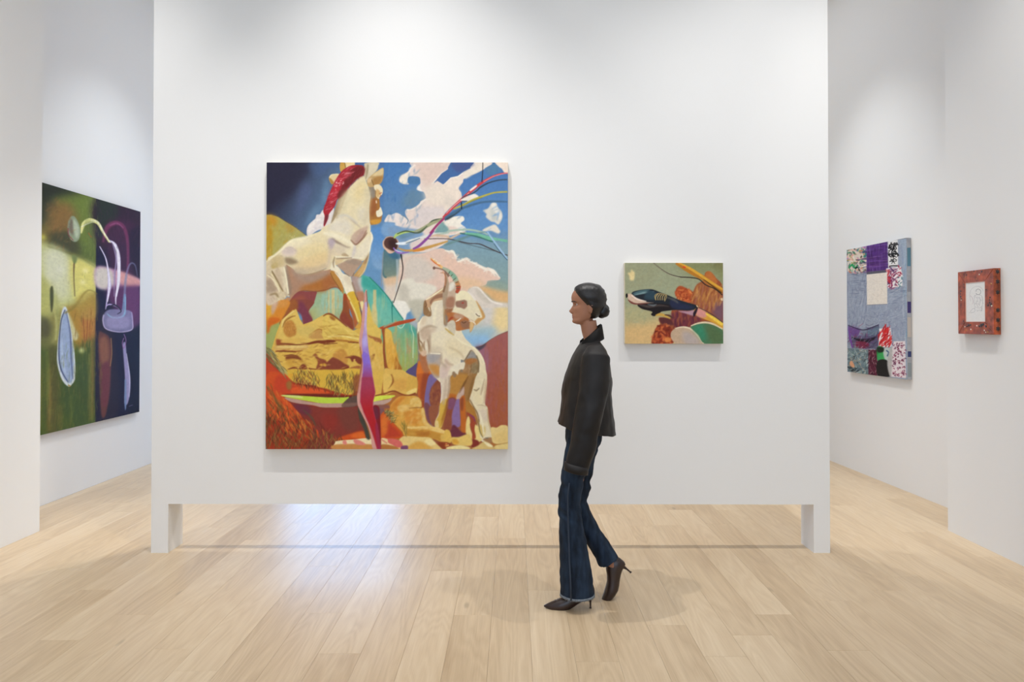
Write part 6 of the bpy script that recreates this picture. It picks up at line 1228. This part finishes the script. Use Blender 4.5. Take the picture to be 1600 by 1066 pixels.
# --- jeans
bm = bmesh.new()
tube(bm, [(pp(912,640), .085, .15), (pp(912,660), .098, .17), (pp(911,685), .100, .175), (pp(909,700), .08, .15)], 24)
tube(bm, [(pp(908,690,-.085), .090, .085), (pp(900,715,-.08), .076, .082), (pp(892.5,740,-.07), .062, .076), (pp(890,765,-.065), .060, .072), (pp(888.5,785,-.06), .061, .070), (pp(889.5,800,-.06), .064, .072), (pp(892.5,830,-.055), .071, .074), (pp(895.5,860,-.05), .080, .080), (pp(898.5,895,-.05), .089, .088), (pp(900.5,921,-.05), .092, .092, (0, 0, -1))], 26)
tube(bm, [(pp(914,690,.085), .085, .085), (pp(908,740,.08), .072, .076), (pp(903,790,.08), .060, .066), (pp(912,815,.08), .056, .064), (pp(930,845,.08), .054, .066), (pp(945,868,.08), .058, .072), (pp(953,883,.08), .062, .078)], 24)
bmesh.ops.recalc_face_normals(bm, faces=bm.faces)
def wr_d(c):
    k = math.exp(-((c.z-.56)/.13)**2)
    return (.003+.009*k)*mnoise.noise(Vector((c.x*8, c.y*8, c.z*26+c.x*12)))+.003*mnoise.noise(Vector((c.x*30, c.y*30, c.z*20)))
jeans = fuse('jeans', bm, DENIM, person, .0065, 4, wr_d)
FR = mat('frayed_denim_hem', (112, 118, 124), .9, .1, noise_scale=120, noise_amt=.35)
bm = bmesh.new(); rnd = random.Random(2)
c0 = pp(900.5,922.5,-.05)
tube(bm, [(c0+Vector((0, 0, .010)), .094, .094, (0, 0, -1)), (c0, .0955, .0955, (0, 0, -1)), (c0+Vector((0, 0, -.004)), .090, .090, (0, 0, -1))], 40)
for k in range(70):
    t = rnd.uniform(0, 2*PI); p0 = c0+Vector((.094*math.cos(t), .094*math.sin(t), .002)); p1 = p0+Vector((rnd.uniform(-.004, .004), rnd.uniform(-.004, .004), -rnd.uniform(.006, .013)))
    tube(bm, [(p0, .0009, .0009), (p1, .0005, .0005)], 4)
hm = obj('frayed_hem', bm, FR, jeans, True); hm['label'] = 'pale frayed hem'
SM = mat('faded_side_seam', (44, 56, 72), .85)
bm = bmesh.new()
sp = [(886,745,-.150), (884,765,-.140), (884,785,-.134), (884.5,800,-.136), (885.5,830,-.132), (886.5,860,-.133), (888,895,-.140), (888.5,921,-.144)]
tube(bm, [(pp(x, y, d), .0042, .003) for x, y, d in sp], 8); obj('side_seam', bm, SM, jeans, True)
# --- pointed stiletto boots
def boot_meshes():
    bm = bmesh.new(); n = 18; rings = []
    for x, yt, yb, hw in ((849,938.5,940.5,.003),(854,936,943,.014),(861,933,945.4,.026),(869,930,946.2,.034),(878,926,946.2,.039),(886,922,945,.037),(893,916,941.5,.032),(900,908,937,.031),(907,904,933,.031),(914,903,930,.029),(920,904,929,.025),(925,907,928,.016),(927,914,924,.006)):
        ct, cb = pp(x, yt), pp(x, yb); c = (ct+cb)/2; hz = (ct-cb).length/2; row = []
        for k in range(n):
            t = 2*PI*k/n; s_ = math.sin(t); z = hz*math.copysign(abs(s_)**.8, s_); wv = hw*math.copysign(abs(math.cos(t))**.8, math.cos(t))
            if s_ > 0: wv *= 1-.25*s_
            row.append(bm.verts.new(c+Vector((0, wv, z))))
        rings.append(row)
    for r0, r1 in zip(rings, rings[1:]):
        for k in range(n): bm.faces.new((r0[k], r0[(k+1) % n], r1[(k+1) % n], r1[k]))
    bm.faces.new(rings[0][::-1]); bm.faces.new(rings[-1]); bmesh.ops.recalc_face_normals(bm, faces=bm.faces)
    a = bpy.data.meshes.new('boot'); bm.to_mesh(a); bm.free()
    bm = bmesh.new(); tube(bm, [(pp(919,926), .016, .017), (pp(920,929), .010, .011), (pp(920.5,934), .0055, .006), (pp(920.6,940), .0042, .0045), (pp(920.6,942.4), .0065, .0065), (pp(920.6,943), .0065, .0065)], 12)
    b = bpy.data.meshes.new('stiletto_heel'); bm.to_mesh(b); bm.free()
    bm = bmesh.new()
    for k in range(4):
        x = 866+k*4.2; y = 931-k*1.35
        tube(bm, [(pp(x, y, -.014), .0014, .0014), (pp(x+1.2, y-.6, -.004), .0016, .0016), (pp(x, y, .014), .0014, .0014)], 6)
    c = bpy.data.meshes.new('lace'); bm.to_mesh(c); bm.free()
    for m_, mm in ((a, BOOT), (b, BOOT), (c, mat('boot_lace', (86, 66, 58), .4))):
        m_.materials.append(mm); m_.polygons.foreach_set('use_smooth', [True]*len(m_.polygons))
    return a, b, c
BM = boot_meshes()
def boot(loc, rot):
    o = bpy.data.objects.new('boot', BM[0]); COL.objects.link(o); o.parent = person; o.location = loc; o.rotation_euler.y = rot
    for nm, me in (('stiletto_heel', BM[1]), ('laces', BM[2])):
        c = bpy.data.objects.new(nm, me); COL.objects.link(c); c.parent = o
    return o
boot((0, -.05, -.0), 0)
# trailing foot: turned about the ankle, toes pointing down behind
R = math.radians(-50); piv = pp(914, 908); tgt = pp(958, 884)
q = Matrix.Rotation(R, 3, 'Y') @ piv
boot((tgt.x-q.x, .08, tgt.z-q.z), R)
